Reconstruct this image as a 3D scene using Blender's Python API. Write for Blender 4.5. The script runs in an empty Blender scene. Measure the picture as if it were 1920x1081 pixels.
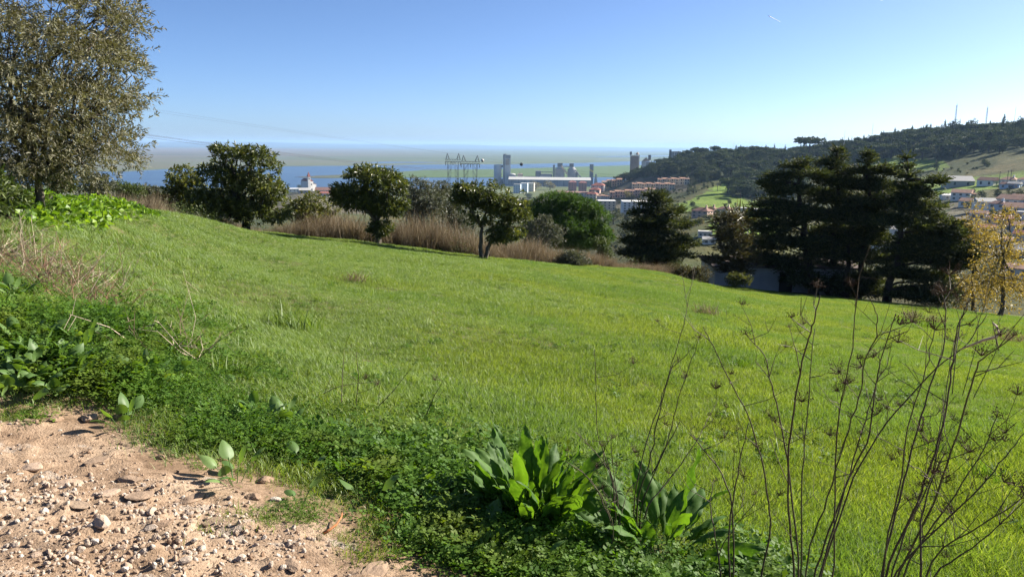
import bpy, math, random
import numpy as np
from mathutils import Matrix, Vector
R = math.radians
rng = np.random.default_rng(7)
random.seed(7)
sc = bpy.context.scene
col = sc.collection

# ------------------------------------------------------------------ camera
FPX, CX, CY = 1450.0, 960.0, 540.5        # focal length and centre in photograph pixels
PITCH, ROLL = math.atan((540.5 - 272.0) / 1450.0), 0.0095
CAMZ = 1.6
_f = np.array([0, math.cos(PITCH), -math.sin(PITCH)])
_r0 = np.array([1.0, 0, 0]); _u0 = np.array([0, math.sin(PITCH), math.cos(PITCH)])
_r = math.cos(ROLL) * _r0 + math.sin(ROLL) * _u0
_u = -math.sin(ROLL) * _r0 + math.cos(ROLL) * _u0
cam = bpy.data.cameras.new('camera'); cam.sensor_width = 36.0; cam.lens = 36.0 * FPX / 1920.0
cam.clip_start = 0.05; cam.clip_end = 120000.0
camo = bpy.data.objects.new('camera', cam); col.objects.link(camo)
m = Matrix.Identity(4)
for i in range(3):
    m[i][0] = _r[i]; m[i][1] = _u[i]; m[i][2] = -_f[i]
m[2][3] = CAMZ
camo.matrix_world = m
sc.camera = camo

# ------------------------------------------------------------------ sky, sun, exposure
SUN_AZ, SUN_EL = R(66), R(30)             # azimuth from +Y towards +X
w = bpy.data.worlds.new('World'); sc.world = w; w.use_nodes = True
nt = w.node_tree; nt.nodes.clear()
sky = nt.nodes.new('ShaderNodeTexSky'); sky.sky_type = 'NISHITA'; sky.sun_disc = False
sky.sun_elevation = SUN_EL; sky.sun_rotation = SUN_AZ
sky.altitude = 100; sky.air_density = 0.52; sky.dust_density = 0.7; sky.ozone_density = 5.4
bg = nt.nodes.new('ShaderNodeBackground'); bg.inputs[1].default_value = 0.058
wo = nt.nodes.new('ShaderNodeOutputWorld')
nt.links.new(sky.outputs[0], bg.inputs[0]); nt.links.new(bg.outputs[0], wo.inputs[0])
sun = bpy.data.lights.new('sun', 'SUN'); sun.energy = 5.0; sun.angle = R(0.53); sun.color = (1.0, 0.93, 0.82)
suno = bpy.data.objects.new('sun', sun); col.objects.link(suno)
sdir = Vector((math.sin(SUN_AZ) * math.cos(SUN_EL), math.cos(SUN_AZ) * math.cos(SUN_EL), math.sin(SUN_EL)))
suno.rotation_euler = sdir.to_track_quat('Z', 'Y').to_euler(); suno.location = (20, 0, 40)
sc.view_settings.view_transform = 'Standard'; sc.view_settings.look = 'None'
sc.view_settings.gamma = 1.0; sc.view_settings.use_curve_mapping = False
sc.view_settings.exposure = 1.65
sc.render.engine = 'CYCLES'
cy = sc.cycles
cy.use_denoising = True; cy.max_bounces = 7; cy.diffuse_bounces = 3; cy.glossy_bounces = 2
cy.transmission_bounces = 4; cy.volume_bounces = 1; cy.transparent_max_bounces = 8
cy.use_adaptive_sampling = True; cy.adaptive_threshold = 0.015
cy.caustics_reflective = False; cy.caustics_refractive = False

# ------------------------------------------------------------------ pixels <-> world
def ray(px, py):
    px = np.asarray(px, float); py = np.asarray(py, float)
    a = (px - CX) / FPX; b = -(py - CY) / FPX
    return _f + a[..., None] * _r + b[..., None] * _u
def at(px, py, r):
    """world point on the pixel's ray at horizontal distance r"""
    d = ray(px, py); h = np.hypot(d[..., 0], d[..., 1])
    return np.array([0, 0, CAMZ]) + d * (np.asarray(r, float) / h)[..., None]
def proj(P):
    P = np.asarray(P, float); q = P - np.array([0, 0, CAMZ])
    z = q @ _f; z = np.where(z < 1e-3, 1e-3, z)
    return CX + FPX * (q @ _r) / z, CY - FPX * (q @ _u) / z
def inpoly(x, y, poly):
    x = np.asarray(x); y = np.asarray(y); ins = np.zeros(x.shape, bool); n = len(poly)
    for i in range(n):
        x0, y0 = poly[i]; x1, y1 = poly[(i + 1) % n]
        if y0 == y1: continue
        c = ((y0 > y) != (y1 > y)) & (x < (x1 - x0) * (y - y0) / (y1 - y0) + x0)
        ins ^= c
    return ins
def vnoise(x, y, s, seed=0):
    x = np.asarray(x, float) / s; y = np.asarray(y, float) / s
    xi = np.floor(x); yi = np.floor(y); fx = x - xi; fy = y - yi
    fx = fx * fx * (3 - 2 * fx); fy = fy * fy * (3 - 2 * fy)
    def h(a, b):
        v = np.sin(a * 127.1 + b * 311.7 + seed * 74.7) * 43758.5453
        return v - np.floor(v)
    return (h(xi, yi) * (1 - fx) + h(xi + 1, yi) * fx) * (1 - fy) + (h(xi, yi + 1) * (1 - fx) + h(xi + 1, yi + 1) * fx) * fy
def sstep(a, b, x):
    t = np.clip((x - a) / (b - a), 0, 1); return t * t * (3 - 2 * t)

# ------------------------------------------------------------------ the lie of the land
def tps_fit(P, v, lam):
    n = len(P); d = np.linalg.norm(P[:, None] - P[None], axis=2)
    K = np.where(d > 0, d * d * np.log(d + 1e-12), 0) + lam * np.eye(n)
    A = np.zeros((n + 3, n + 3)); A[:n, :n] = K; A[:n, n] = 1; A[:n, n + 1:] = P; A[n:, :n] = A[:n, n:].T
    return np.linalg.solve(A, np.concatenate([v, np.zeros(3)]))
def tps_eval(P, c, X):
    out = np.empty(len(X))
    for s in range(0, len(X), 40000):
        x = X[s:s + 40000]; d = np.linalg.norm(x[:, None] - P[None], axis=2)
        K = np.where(d > 0, d * d * np.log(d + 1e-12), 0)
        out[s:s + 40000] = K @ c[:len(P)] + c[len(P)] + x @ c[len(P) + 1:]
    return out
EDGE = [(-150, 385, 12), (0, 383, 12), (72, 375, 13), (200, 376, 20), (330, 402, 27), (460, 433, 32), (560, 443, 33),
        (708, 459, 32.5), (905, 483, 32.5), (1075, 500, 36), (1240, 513, 42), (1330, 535, 49), (1450, 548, 54),
        (1560, 558, 55), (1760, 579, 54), (1880, 592, 52), (2100, 618, 50)]
ctrl = [(0, 0, 0), (-3, 0, .12), (3, 0, -.2), (0, -6, .1), (-6, -4, .5), (6, -5, -.4), (-12, 0, 1.6), (14, -4, -1.0),
        (20, 5, -2.5), (-25, 5, 3.5), (-30, -20, 4), (0, -30, 2), (30, -25, -2), (-22, 22, 1.0), (-40, 40, -3)]
def zhit(px, py, z):
    d = ray(px, py); t = (z - CAMZ) / d[2]; return (t * d[0], t * d[1], z)
for px, py, z in [(0, 1081, .1), (0, 850, .12), (0, 745, .2), (480, 900, .0), (960, 1075, -.12), (1440, 1075, -.3), (1900, 1075, -.42),
                  (960, 850, -.42), (1440, 850, -.75), (1900, 850, -.95), (0, 600, .42), (480, 700, -.1)]:
    ctrl.append(zhit(px, py, z))
for px, py, r in EDGE:
    p = at(px, py, r); ctrl.append(tuple(p)); a = math.atan2(p[0], p[1])
    for fr_i in ((.35, .55, .75, .9) if r > 18 else (.55, .8)):
        ctrl.append((fr_i * p[0], fr_i * p[1], p[2] * fr_i ** 1.08))
    for dr, dz in ((5, .8), (13, 3.2), (28, 7.5), (50, 13)):
        ctrl.append(((r + dr) * math.sin(a), (r + dr) * math.cos(a), p[2] - dz))
ctrl = np.array(ctrl); NP = ctrl[:, :2] / 30.0; NC = tps_fit(NP, ctrl[:, 2], 1e-4)
far = []
def fz(px, r, z): far.append((math.atan((px - 960) / 1450.0), math.log(r), z if z > -98.5 else -114.0))
def fr(px, py, r):
    p = at(px, py, r); far.append((math.atan2(p[0], p[1]), math.log(r), p[2]))
for px, seq in {-500: [(75, -3), (150, -12), (400, -50), (800, -85), (1300, -100), (2600, -100)],
                0: [(75, -9), (150, -22), (400, -58), (800, -86), (1300, -100), (2600, -100)],
                300: [(75, -12), (150, -27), (400, -62), (800, -84), (1300, -99), (2600, -100)],
                580: [(75, -13), (150, -30), (400, -66), (800, -74), (1100, -62), (1350, -90), (1700, -100), (2600, -100)],
                760: [(75, -14), (150, -31), (400, -62), (800, -78), (1200, -86), (1700, -100), (2600, -100)],
                960: [(75, -15), (150, -33), (400, -58), (800, -72), (1200, -80), (1700, -100), (2600, -100)],
                1160: [(75, -16), (150, -33), (400, -46), (580, -49), (800, -52), (1200, -68), (1800, -100), (2600, -100)],
                1300: [(75, -17), (150, -33), (1400, -72), (2000, -100), (2600, -100)],
                1500: [(75, -18), (150, -33), (300, -42), (1400, -50), (2100, -100), (2600, -100)],
                1800: [(75, -18), (150, -30), (1400, -5), (2300, -60), (3200, -100)],
                2300: [(75, -17), (150, -28), (300, -28), (600, 0), (900, 60), (1400, 20), (2300, -40), (3200, -100)]}.items():
    for r, z in seq: fz(px, r, z)
for e in [(1180, 335, 1000), (1250, 309, 980), (1300, 301, 950), (1400, 296, 920), (1500, 296, 900), (1600, 283, 900), (1700, 268, 900),
          (1800, 256, 900), (1920, 249, 900), (2050, 243, 900), (1500, 297, 1080), (1700, 268, 1080), (1920, 250, 1080), (1240, 350, 800), (1350, 358, 660), (1420, 392, 560), (1310, 397, 490),
          (1450, 330, 780), (1700, 308, 760), (1850, 327, 660), (1800, 352, 590), (1880, 380, 480), (1900, 430, 330), (1900, 480, 240), (1400, 430, 330)]:
    fr(*e)
far = np.array(far); FS = np.array([3.0, 1.0]); FP = far[:, :2] * FS; FC = tps_fit(FP, far[:, 2], 1e-4)
def H(x, y):
    x = np.asarray(x, float); y = np.asarray(y, float); shp = x.shape
    x = x.ravel(); y = y.ravel(); r = np.hypot(x, y); z = np.zeros_like(r)
    n = r < 82
    if n.any(): z[n] = tps_eval(NP, NC, np.stack([x[n], y[n]], 1) / 30.0)
    f = r > 58
    if f.any():
        a = np.clip(np.arctan2(x[f], y[f]), -1.2, 1.2); rr = np.clip(r[f], 1, 3500)
        zf = tps_eval(FP, FC, np.stack([a, np.log(rr)], 1) * FS)
        zf = np.where(rr > 1500, np.where(a < .45, np.minimum(zf, -100 + 60 * (1 - sstep(1500, 2200, rr))), zf), zf)
        zf = -100 + np.log1p(np.exp(np.clip((zf + 100) / 3.0, -30, 60))) * 3.0
        zf = zf * (1 - sstep(2300, 3300, rr)) + -100 * sstep(2300, 3300, rr)
        b = sstep(58, 82, r[f]); zz = z[f]; z[f] = zz * (1 - b) + zf * b
    fh = r > 15000
    if fh.any():
        a = np.arctan2(x[fh], y[fh])
        hh = (62 - 60 * a) + 34 * vnoise(a * 40, a * 0, 3.0, 5) + 14 * vnoise(a * 40, a * 0, .8, 6)
        z[fh] += np.clip(hh, 15, 150) * sstep(19000, 27500, r[fh])
    nr = r < 60
    z[nr] += (vnoise(x[nr], y[nr], 1.3, 1) - .5) * .10 * sstep(2, 6, r[nr]) + (vnoise(x[nr], y[nr], .45, 2) - .5) * .035
    return z.reshape(shp)
def hit(px, py, r0=1.5, r1=3500):
    """where the pixel's ray first meets the ground"""
    rs = np.exp(np.linspace(math.log(r0), math.log(r1), 1500)); P = at(np.full(1500, px), np.full(1500, py), rs)
    d = P[:, 2] - H(P[:, 0], P[:, 1]); k = np.argmax(d < 0)
    if not (d < 0).any(): k = 1499
    if k == 0: return P[0]
    t = d[k - 1] / (d[k - 1] - d[k] + 1e-9); return P[k - 1] + (P[k] - P[k - 1]) * t
def base(px, py, r):
    p = at(px, py, r); p[2] = float(H(p[0], p[1])); return p

# ------------------------------------------------------------------ mesh helpers
def mesh(name, V, F, mats, mi=None, attrs=None, smooth=False):
    me = bpy.data.meshes.new(name); V = np.asarray(V, np.float32)
    if isinstance(F, np.ndarray):
        k = F.shape[1]; loops = F.ravel(); starts = np.arange(len(F)) * k; tot = np.full(len(F), k)
    else:
        tot = np.array([len(f) for f in F]); loops = np.concatenate([np.asarray(f) for f in F]) if len(F) else np.zeros(0, int)
        starts = np.concatenate([[0], np.cumsum(tot)[:-1]])
    me.vertices.add(len(V)); me.vertices.foreach_set('co', V.ravel())
    me.loops.add(len(loops)); me.loops.foreach_set('vertex_index', loops.astype(np.int32))
    me.polygons.add(len(tot)); me.polygons.foreach_set('loop_start', starts.astype(np.int32))
    if mi is not None: me.polygons.foreach_set('material_index', np.asarray(mi, np.int32))
    me.polygons.foreach_set('use_smooth', np.full(len(tot), smooth))
    for mm in (mats if isinstance(mats, (list, tuple)) else [mats]): me.materials.append(mm)
    for k, (typ, a) in (attrs or {}).items():
        at_ = me.attributes.new(k, typ, 'POINT')
        key = {'FLOAT': 'value', 'INT': 'value', 'FLOAT_VECTOR': 'vector', 'FLOAT_COLOR': 'color'}[typ]
        at_.data.foreach_set(key, np.asarray(a, np.int32 if typ == 'INT' else np.float32).ravel())
    me.update(calc_edges=True); return me
def obj(name, me, parent=None, loc=None, rot=None):
    o = bpy.data.objects.new(name, me); col.objects.link(o)
    if parent is not None: o.parent = parent
    if loc is not None: o.location = loc
    if rot is not None: o.rotation_euler = rot
    return o
def tag(o, label=None, cat=None, group=None, kind=None):
    for k, v in (('label', label), ('category', cat), ('group', group), ('kind', kind)):
        if v: o[k] = v
    return o
def thing(name, label, cat, loc, rz=0.0, group=None):
    o = obj(name, None, None, tuple(float(v) for v in loc), (0, 0, rz)); o.empty_display_size = .1
    return tag(o, label, cat, group)
class MB:
    def __init__(s): s.V = []; s.F = []; s.n = 0
    def add(s, V, F):
        s.V.append(np.asarray(V, float)); s.F += [[i + s.n for i in f] for f in F]; s.n += len(V); return s
    def box(s, x0, x1, y0, y1, z0, z1):
        V = [(x, y, z) for z in (z0, z1) for y in (y0, y1) for x in (x0, x1)]
        return s.add(V, [(0, 2, 3, 1), (4, 5, 7, 6), (0, 1, 5, 4), (1, 3, 7, 5), (3, 2, 6, 7), (2, 0, 4, 6)])
    def tube(s, P, rad, n=6, cap=True):
        P = np.asarray(P, float); rad = np.broadcast_to(np.asarray(rad, float), (len(P),))
        T = np.gradient(P, axis=0); T /= np.linalg.norm(T, axis=1)[:, None] + 1e-12
        ref = np.array([0, 0, 1.0]) if abs(T[0][2]) < .9 else np.array([1.0, 0, 0])
        A = np.cross(T, ref); A /= np.linalg.norm(A, axis=1)[:, None] + 1e-12; B = np.cross(T, A)
        an = np.arange(n) * 2 * math.pi / n
        V = (P[:, None] + rad[:, None, None] * (np.cos(an)[None, :, None] * A[:, None] + np.sin(an)[None, :, None] * B[:, None])).reshape(-1, 3)
        F = [(i * n + j, i * n + (j + 1) % n, (i + 1) * n + (j + 1) % n, (i + 1) * n + j) for i in range(len(P) - 1) for j in range(n)]
        if cap: F += [tuple(range(n))[::-1], tuple((len(P) - 1) * n + j for j in range(n))]
        return s.add(V, F)
    def bar(s, a, b, t):
        return s.tube([a, b], t, 4)
    def lathe(s, prof, n=20, cx=0, cy=0):
        an = np.arange(n) * 2 * math.pi / n; V = []
        for r, z in prof: V += [(cx + r * math.cos(t), cy + r * math.sin(t), z) for t in an]
        F = [(i * n + j, i * n + (j + 1) % n, (i + 1) * n + (j + 1) % n, (i + 1) * n + j) for i in range(len(prof) - 1) for j in range(n)]
        F += [tuple(range(n))[::-1], tuple((len(prof) - 1) * n + j for j in range(n))]
        return s.add(V, F)
    def me(s, name, mat, smooth=False):
        return mesh(name, np.concatenate(s.V) if s.V else np.zeros((0, 3)), s.F, mat, smooth=smooth)
    def obj(s, name, mat, parent=None, smooth=False, loc=None, rot=None):
        return obj(name, s.me(name, mat, smooth), parent, loc, rot)

# ------------------------------------------------------------------ materials
def newmat(name):
    ma = bpy.data.materials.new(name); ma.use_nodes = True; t = ma.node_tree; t.nodes.clear()
    return ma, t, t.nodes.new('ShaderNodeOutputMaterial')
def N(t, typ, **kw):
    n = t.nodes.new(typ)
    for k, v in kw.items():
        if k.startswith('i_'): n.inputs[int(k[2:]) if k[2:].isdigit() else k[2:]].default_value = v
        else: setattr(n, k, v)
    return n
def ramp(t, stops, src, interp='LINEAR'):
    n = t.nodes.new('ShaderNodeValToRGB'); e = n.color_ramp.elements; n.color_ramp.interpolation = interp
    while len(e) < len(stops): e.new(.5)
    for el, (p, c) in zip(e, stops): el.position = p; el.color = (*c, 1)
    t.links.new(src, n.inputs[0]); return n.outputs[0]
def noise(t, scale, detail=4, rough=.55, vec=None, mapscale=None):
    n = N(t, 'ShaderNodeTexNoise', i_Scale=scale, i_Detail=detail, i_Roughness=rough)
    if vec is not None:
        if mapscale:
            mp = N(t, 'ShaderNodeMapping', i_Scale=mapscale); t.links.new(vec, mp.inputs[0]); vec = mp.outputs[0]
        t.links.new(vec, n.inputs['Vector'])
    return n.outputs['Fac']
def mix(t, a, b, fac, mode='MIX'):
    n = t.nodes.new('ShaderNodeMix'); n.data_type = 'RGBA'; n.blend_type = mode
    for v, i in ((a, 6), (b, 7)):
        if isinstance(v, (tuple, list)): n.inputs[i].default_value = (*v, 1)
        else: t.links.new(v, n.inputs[i])
    if isinstance(fac, (int, float)): n.inputs[0].default_value = fac
    else: t.links.new(fac, n.inputs[0])
    return n.outputs[2]
def pos(t): return N(t, 'ShaderNodeNewGeometry').outputs['Position']
def principled(t, out, color, rough=.8, spec=.3, bump=None, bstr=.3, bdist=.02, metal=0):
    p = N(t, 'ShaderNodeBsdfPrincipled', i_Roughness=rough, i_Metallic=metal); p.inputs['Specular IOR Level'].default_value = spec
    if isinstance(color, (tuple, list)): p.inputs[0].default_value = (*color, 1)
    else: t.links.new(color, p.inputs[0])
    if bump is not None:
        b = N(t, 'ShaderNodeBump', i_Strength=bstr, i_Distance=bdist); t.links.new(bump, b.inputs['Height']); t.links.new(b.outputs[0], p.inputs['Normal'])
    t.links.new(p.outputs[0], out.inputs[0]); return p
_pc = {}
def plain(name, c, rough=.85, var=.25, scale=1.5, spec=.25, bstr=.2):
    if name in _pc: return _pc[name]
    ma, t, o = newmat(name); g = N(t, 'ShaderNodeTexCoord').outputs['Object']
    n = noise(t, scale, 6, .6, g)
    c2 = tuple(v * (1 - var) for v in c); c1 = tuple(min(.9, v * (1 + var * .5)) for v in c)
    principled(t, o, ramp(t, [(.3, c2), (.7, c1)], n), rough, spec, n, bstr)
    _pc[name] = ma; return ma
def leafmat(name, stops, trans=.35, rough=.5, spec=.4, tcol=None, inst=False, patch=None):
    ma, t, o = newmat(name)
    if inst:
        # per-blade number plus per-clump number
        a = N(t, 'ShaderNodeAttribute', attribute_name='rnd').outputs['Fac']; b = N(t, 'ShaderNodeObjectInfo').outputs['Random']
        ad = N(t, 'ShaderNodeMath', operation='MULTIPLY_ADD', i_1=.55); t.links.new(a, ad.inputs[0])
        mu = N(t, 'ShaderNodeMath', operation='MULTIPLY', i_1=.45); t.links.new(b, mu.inputs[0]); t.links.new(mu.outputs[0], ad.inputs[2]); f = ad.outputs[0]
    else: f = N(t, 'ShaderNodeAttribute', attribute_name='rnd').outputs['Fac']
    c = ramp(t, stops, f)
    if patch:
        pc, sca, lo, hi, amt = patch
        c = mix(t, c, pc, ramp(t, [(lo, (0, 0, 0)), (hi, (amt, amt, amt))], noise(t, sca, 3, .5, pos(t))))
    p = N(t, 'ShaderNodeBsdfPrincipled', i_Roughness=rough); p.inputs['Specular IOR Level'].default_value = spec
    t.links.new(c, p.inputs[0])
    tr = N(t, 'ShaderNodeBsdfTranslucent'); ms = N(t, 'ShaderNodeMixShader', i_0=trans)
    t.links.new(mix(t, c, tcol or (1.0, 1.0, .45), 1.0, 'MULTIPLY') if tcol is None else mix(t, c, tcol, 1.0, 'MULTIPLY'), tr.inputs[0])
    t.links.new(p.outputs[0], ms.inputs[1]); t.links.new(tr.outputs[0], ms.inputs[2]); t.links.new(ms.outputs[0], o.inputs[0])
    return ma

# ================================================================== the ground
ROAD_EDGE = [(-260, 700), (-120, 722), (0, 752), (90, 772), (170, 792), (270, 830), (340, 868), (400, 915), (470, 955), (560, 985), (640, 1010), (690, 1081)]
re_ = [tuple(hit(px, py, 1.2, 30)[:2]) for px, py in ROAD_EDGE]
ROADP = re_ + [(.6, 1.7), (2.2, .9), (4.5, .0), (9, -1.5), (9, -6), (0, -5), (-4, -2.5), (-9, 1.5), (-13, 6)]
# land cover of the far slopes, outlined on the ground as the photograph shows it
C_SCRUB, C_FIELD, C_DRY, C_FOREST, C_TOWN = (.055, .065, .028), (.11, .165, .032), (.10, .096, .05), (.028, .04, .018), (.10, .092, .072)
ZONES = [
    (C_FOREST, [(1090, 352), (1180, 325), (1250, 285), (1400, 262), (1600, 240), (1920, 215), (2200, 200), (2200, 285), (1920, 283), (1850, 285), (1780, 299), (1660, 296),
                (1600, 312), (1480, 330), (1385, 334), (1310, 340), (1300, 331), (1236, 331), (1180, 338), (1120, 350)]),
    (C_FIELD, [(1225, 400), (1258, 385), (1300, 371), (1340, 351), (1392, 332), (1376, 354), (1362, 366), (1410, 374), (1440, 378), (1500, 380), (1500, 388), (1400, 392), (1300, 397), (1250, 402)]),
    (C_FOREST, [(1385, 336), (1500, 326), (1510, 374), (1430, 373), (1362, 366), (1376, 352)]),
    (C_FIELD, [(1320, 440), (1335, 410), (1400, 400), (1460, 405), (1460, 440)]),
    (C_FIELD, [(1600, 300), (1660, 293), (1700, 297), (1775, 301), (1778, 312), (1765, 320), (1640, 324)]),
    (C_SCRUB, [(1600, 322), (1770, 318), (1850, 298), (1860, 310), (1780, 334), (1600, 334)]),
    (C_DRY, [(1780, 334), (1868, 312), (1875, 300), (1960, 290), (2200, 285), (2200, 315), (1920, 319), (1850, 326)]),
    (C_FIELD, [(1720, 335), (1840, 328), (1920, 320), (2200, 312), (2200, 345), (1880, 349), (1840, 356), (1780, 366), (1700, 372)]),
    (C_TOWN, [(1000, 345), (1120, 340), (1240, 330), (1300, 352), (1230, 372), (1230, 400), (1100, 410), (900, 380), (900, 350)]),
    (C_TOWN, [(1780, 378), (1920, 366), (2100, 366), (2100, 500), (1780, 470)]),
    (C_TOWN, [(480, 352), (700, 350), (700, 400), (480, 400)]),
]
# ------------------------------------------------------------------ dirt track
gx, gy = np.meshgrid(np.arange(-8, 6, .024), np.arange(-2, 6.6, .024)); sh = gx.shape
X = gx.ravel(); Y = gy.ravel(); ins = inpoly(X, Y, ROADP)
E = np.array(re_ + [(.6, 1.7), (2.2, .9), (4.5, 0)]); dist = np.full(X.shape, 9.0)
for a, b in zip(E[:-1], E[1:]):
    ab = b - a; tt = np.clip(((X - a[0]) * ab[0] + (Y - a[1]) * ab[1]) / (ab @ ab), 0, 1)
    dist = np.minimum(dist, np.hypot(X - a[0] - tt * ab[0], Y - a[1] - tt * ab[1]))
sd = np.where(ins, dist, -dist) + (vnoise(X, Y, .9, 20) - .5) * .36 + (vnoise(X, Y, .35, 21) - .5) * .22 + (vnoise(X, Y, .11, 22) - .5) * .09
rockn = vnoise(X, Y, .17, 23); rock2 = vnoise(X, Y, .09, 24); crust = np.abs(vnoise(X, Y, .28, 25) - .5) * 2
fine = vnoise(X, Y, .05, 27); hgt = .008 + .016 * sstep(.56, .62, rockn) * (.7 + .3 * rock2) + .03 * (vnoise(X, Y, .7, 26) - .5) - .016 * (1 - sstep(0, .10, crust)) + .012 * sstep(.6, .7, rock2) + .010 * sstep(.55, .8, fine)
Zr = H(X, Y) + hgt * sstep(.0, .15, sd) - .05 * (1 - sstep(-.26, .0, sd))
keep = sd > -.3
idx = -np.ones(X.shape, int); g = keep.reshape(sh)
q = np.arange(X.size).reshape(sh)
ok = g[:-1, :-1] & g[1:, :-1] & g[:-1, 1:] & g[1:, 1:]
Fq = np.stack([q[:-1, :-1][ok], q[:-1, 1:][ok], q[1:, 1:][ok], q[1:, :-1][ok]], 1)
u = np.unique(Fq); idx[u] = np.arange(len(u)); Fq = idx[Fq]
ma, t, o = newmat('dirt_track'); P = pos(t)
n1 = noise(t, 2.2, 5, .6, P); n2 = noise(t, 26, 6, .7, P); n3 = noise(t, 90, 4, .6, P)
c = ramp(t, [(.3, (.19, .128, .083)), (.5, (.29, .21, .145)), (.72, (.37, .285, .205))], n1)
c = mix(t, c, ramp(t, [(.3, (.6, .55, .5)), (.7, (1.22, 1.2, 1.18))], n2), 1, 'MULTIPLY')
c = mix(t, c, (.33, .29, .245), ramp(t, [(.60, (0, 0, 0)), (.64, (.55, .55, .55))], noise(t, 6, 5, .6, P)))
ma2 = mix(t, c, (.86, .84, .82), ramp(t, [(.4, (1, 1, 1)), (.6, (0, 0, 0))], n3), 'MULTIPLY') if False else c
principled(t, o, ma2, .95, .15, n3, .9, .012); M_ROAD = ma
def zroad(x, y):
    x = np.atleast_1d(np.asarray(x, float)); y = np.atleast_1d(np.asarray(y, float)); G_ = Zr.reshape(sh)
    return np.maximum(G_[np.clip(np.rint((y - gy[0, 0]) / .024).astype(int), 0, sh[0] - 1), np.clip(np.rint((x - gx[0, 0]) / .024).astype(int), 0, sh[1] - 1)], H(x, y) - .02)
tag(obj('dirt_track', mesh('dirt_track', np.stack([X, Y, Zr], 1)[u], Fq, M_ROAD, smooth=True)), kind='structure')
def road_depth(x, y):
    x = np.asarray(x, float); y = np.asarray(y, float); d = np.full(x.shape, 9.0)
    for a, b in zip(E[:-1], E[1:]):
        ab = b - a; tt = np.clip(((x - a[0]) * ab[0] + (y - a[1]) * ab[1]) / (ab @ ab), 0, 1)
        d = np.minimum(d, np.hypot(x - a[0] - tt * ab[0], y - a[1] - tt * ab[1]))
    return np.where(inpoly(x, y, ROADP), d, -d) + (vnoise(x, y, .9, 20) - .5) * .36 + (vnoise(x, y, .35, 21) - .5) * .22 + (vnoise(x, y, .11, 22) - .5) * .09

aw = 42.0
an = np.concatenate([np.arange(-aw, aw + .01, .16), np.arange(aw + 3, 360 - aw - 1, 3.0)]) * math.pi / 180
rad = np.concatenate([np.exp(np.linspace(math.log(.35), math.log(60), 170)), np.exp(np.linspace(math.log(60), math.log(2600), 215))[1:], np.exp(np.linspace(math.log(2600), math.log(29500), 44))[1:]])
nA, nR = len(an), len(rad)
AA, RR = np.meshgrid(an, rad)
TX = (RR * np.sin(AA)).ravel(); TY = (RR * np.cos(AA)).ravel(); TZ = H(TX, TY)
TX = np.append(TX, 0); TY = np.append(TY, 0); TZ = np.append(TZ, H(0., 0.))
TP = np.stack([TX, TY, TZ], 1)
rt = np.hypot(TX, TY)
_n = rt < 14
TP[_n, 2] -= .09 * sstep(.06, .2, road_depth(TX[_n], TY[_n]))
dirt = np.zeros(len(TP)); dirt[_n] = sstep(-.65, -.12, road_depth(TX[_n], TY[_n]) + (vnoise(TX[_n], TY[_n], .3, 19) - .5) * .5)
# colours
cov = np.tile(np.array(C_SCRUB), (len(TP), 1)); nz = vnoise(TX, TY, 45, 3); nz2 = vnoise(TX, TY, 14, 4)
cov *= (.75 + .5 * nz + .3 * (nz2 - .5))[:, None]; cov[:, 0] *= .85 + .5 * nz2
px, py = proj(TP); front = (TY > 20) & (rt > 70) & (rt < 2600)
jx = px + (vnoise(TX, TY, 18, 8) - .5) * 14; jy = py + (vnoise(TX, TY, 15, 9) - .5) * 6
for c, poly in ZONES:
    k = front & inpoly(jx, jy, poly); cov[k] = np.array(c) * (.8 + .4 * nz[k] + .25 * (nz2[k] - .5))[:, None]
i = np.arange(nR - 1)[:, None] * nA; j = np.arange(nA)[None]; j2 = (j + 1) % nA
TF = np.stack([i + j, i + j2, i + nA + j2, i + nA + j], -1).reshape(-1, 4)[:, ::-1]
cen = len(TP) - 1
TFl = TF.tolist() + [[cen, (k + 1) % nA, k] for k in range(nA)]
fr_ = rt[np.array([f[0] for f in TFl])]; fzv = TP[np.array([f[0] for f in TFl]), 2]
mi = np.where(fr_ < 66, 0, np.where(fr_ > 16500, 3, np.where((fzv < -97.5) & (fr_ > 1250), 2, 1)))

ma, t, o = newmat('field_soil'); P = pos(t)
n1 = noise(t, 1.1, 5, .6, P); n2 = noise(t, 14, 6, .65, P)
c = mix(t, ramp(t, [(.3, (.06, .085, .02)), (.7, (.10, .13, .03))], n1), ramp(t, [(.35, (.045, .035, .02)), (.7, (.13, .10, .06))], n2), ramp(t, [(.45, (0, 0, 0)), (.62, (1, 1, 1))], n2))
nd = noise(t, 2.2, 5, .6, P); cd = mix(t, ramp(t, [(.3, (.17, .115, .072)), (.5, (.26, .185, .125)), (.72, (.34, .255, .18))], nd), ramp(t, [(.3, (.55, .5, .45)), (.7, (1.15, 1.12, 1.1))], noise(t, 26, 6, .7, P)), 1, 'MULTIPLY')
c = mix(t, c, cd, N(t, 'ShaderNodeAttribute', attribute_name='dirt').outputs['Fac'])
principled(t, o, c, .95, .1, n2, .6, .03); M_SOIL = ma
ma, t, o = newmat('hill_cover'); P = pos(t)
vc = N(t, 'ShaderNodeAttribute', attribute_name='cover').outputs['Color']
n2 = noise(t, .22, 6, .7, P); n3 = noise(t, .03, 4, .6, P)
c = mix(t, vc, ramp(t, [(.3, (.55, .6, .5)), (.7, (1.4, 1.35, 1.3))], n2), 1.0, 'MULTIPLY')
c = mix(t, c, ramp(t, [(.35, (.8, .85, .8)), (.65, (1.2, 1.12, 1.0))], n3), 1.0, 'MULTIPLY')
principled(t, o, c, .95, .08, n2, .5, 1.5); M_HILL = ma
ma, t, o = newmat('river_plain'); P = pos(t)
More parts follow.
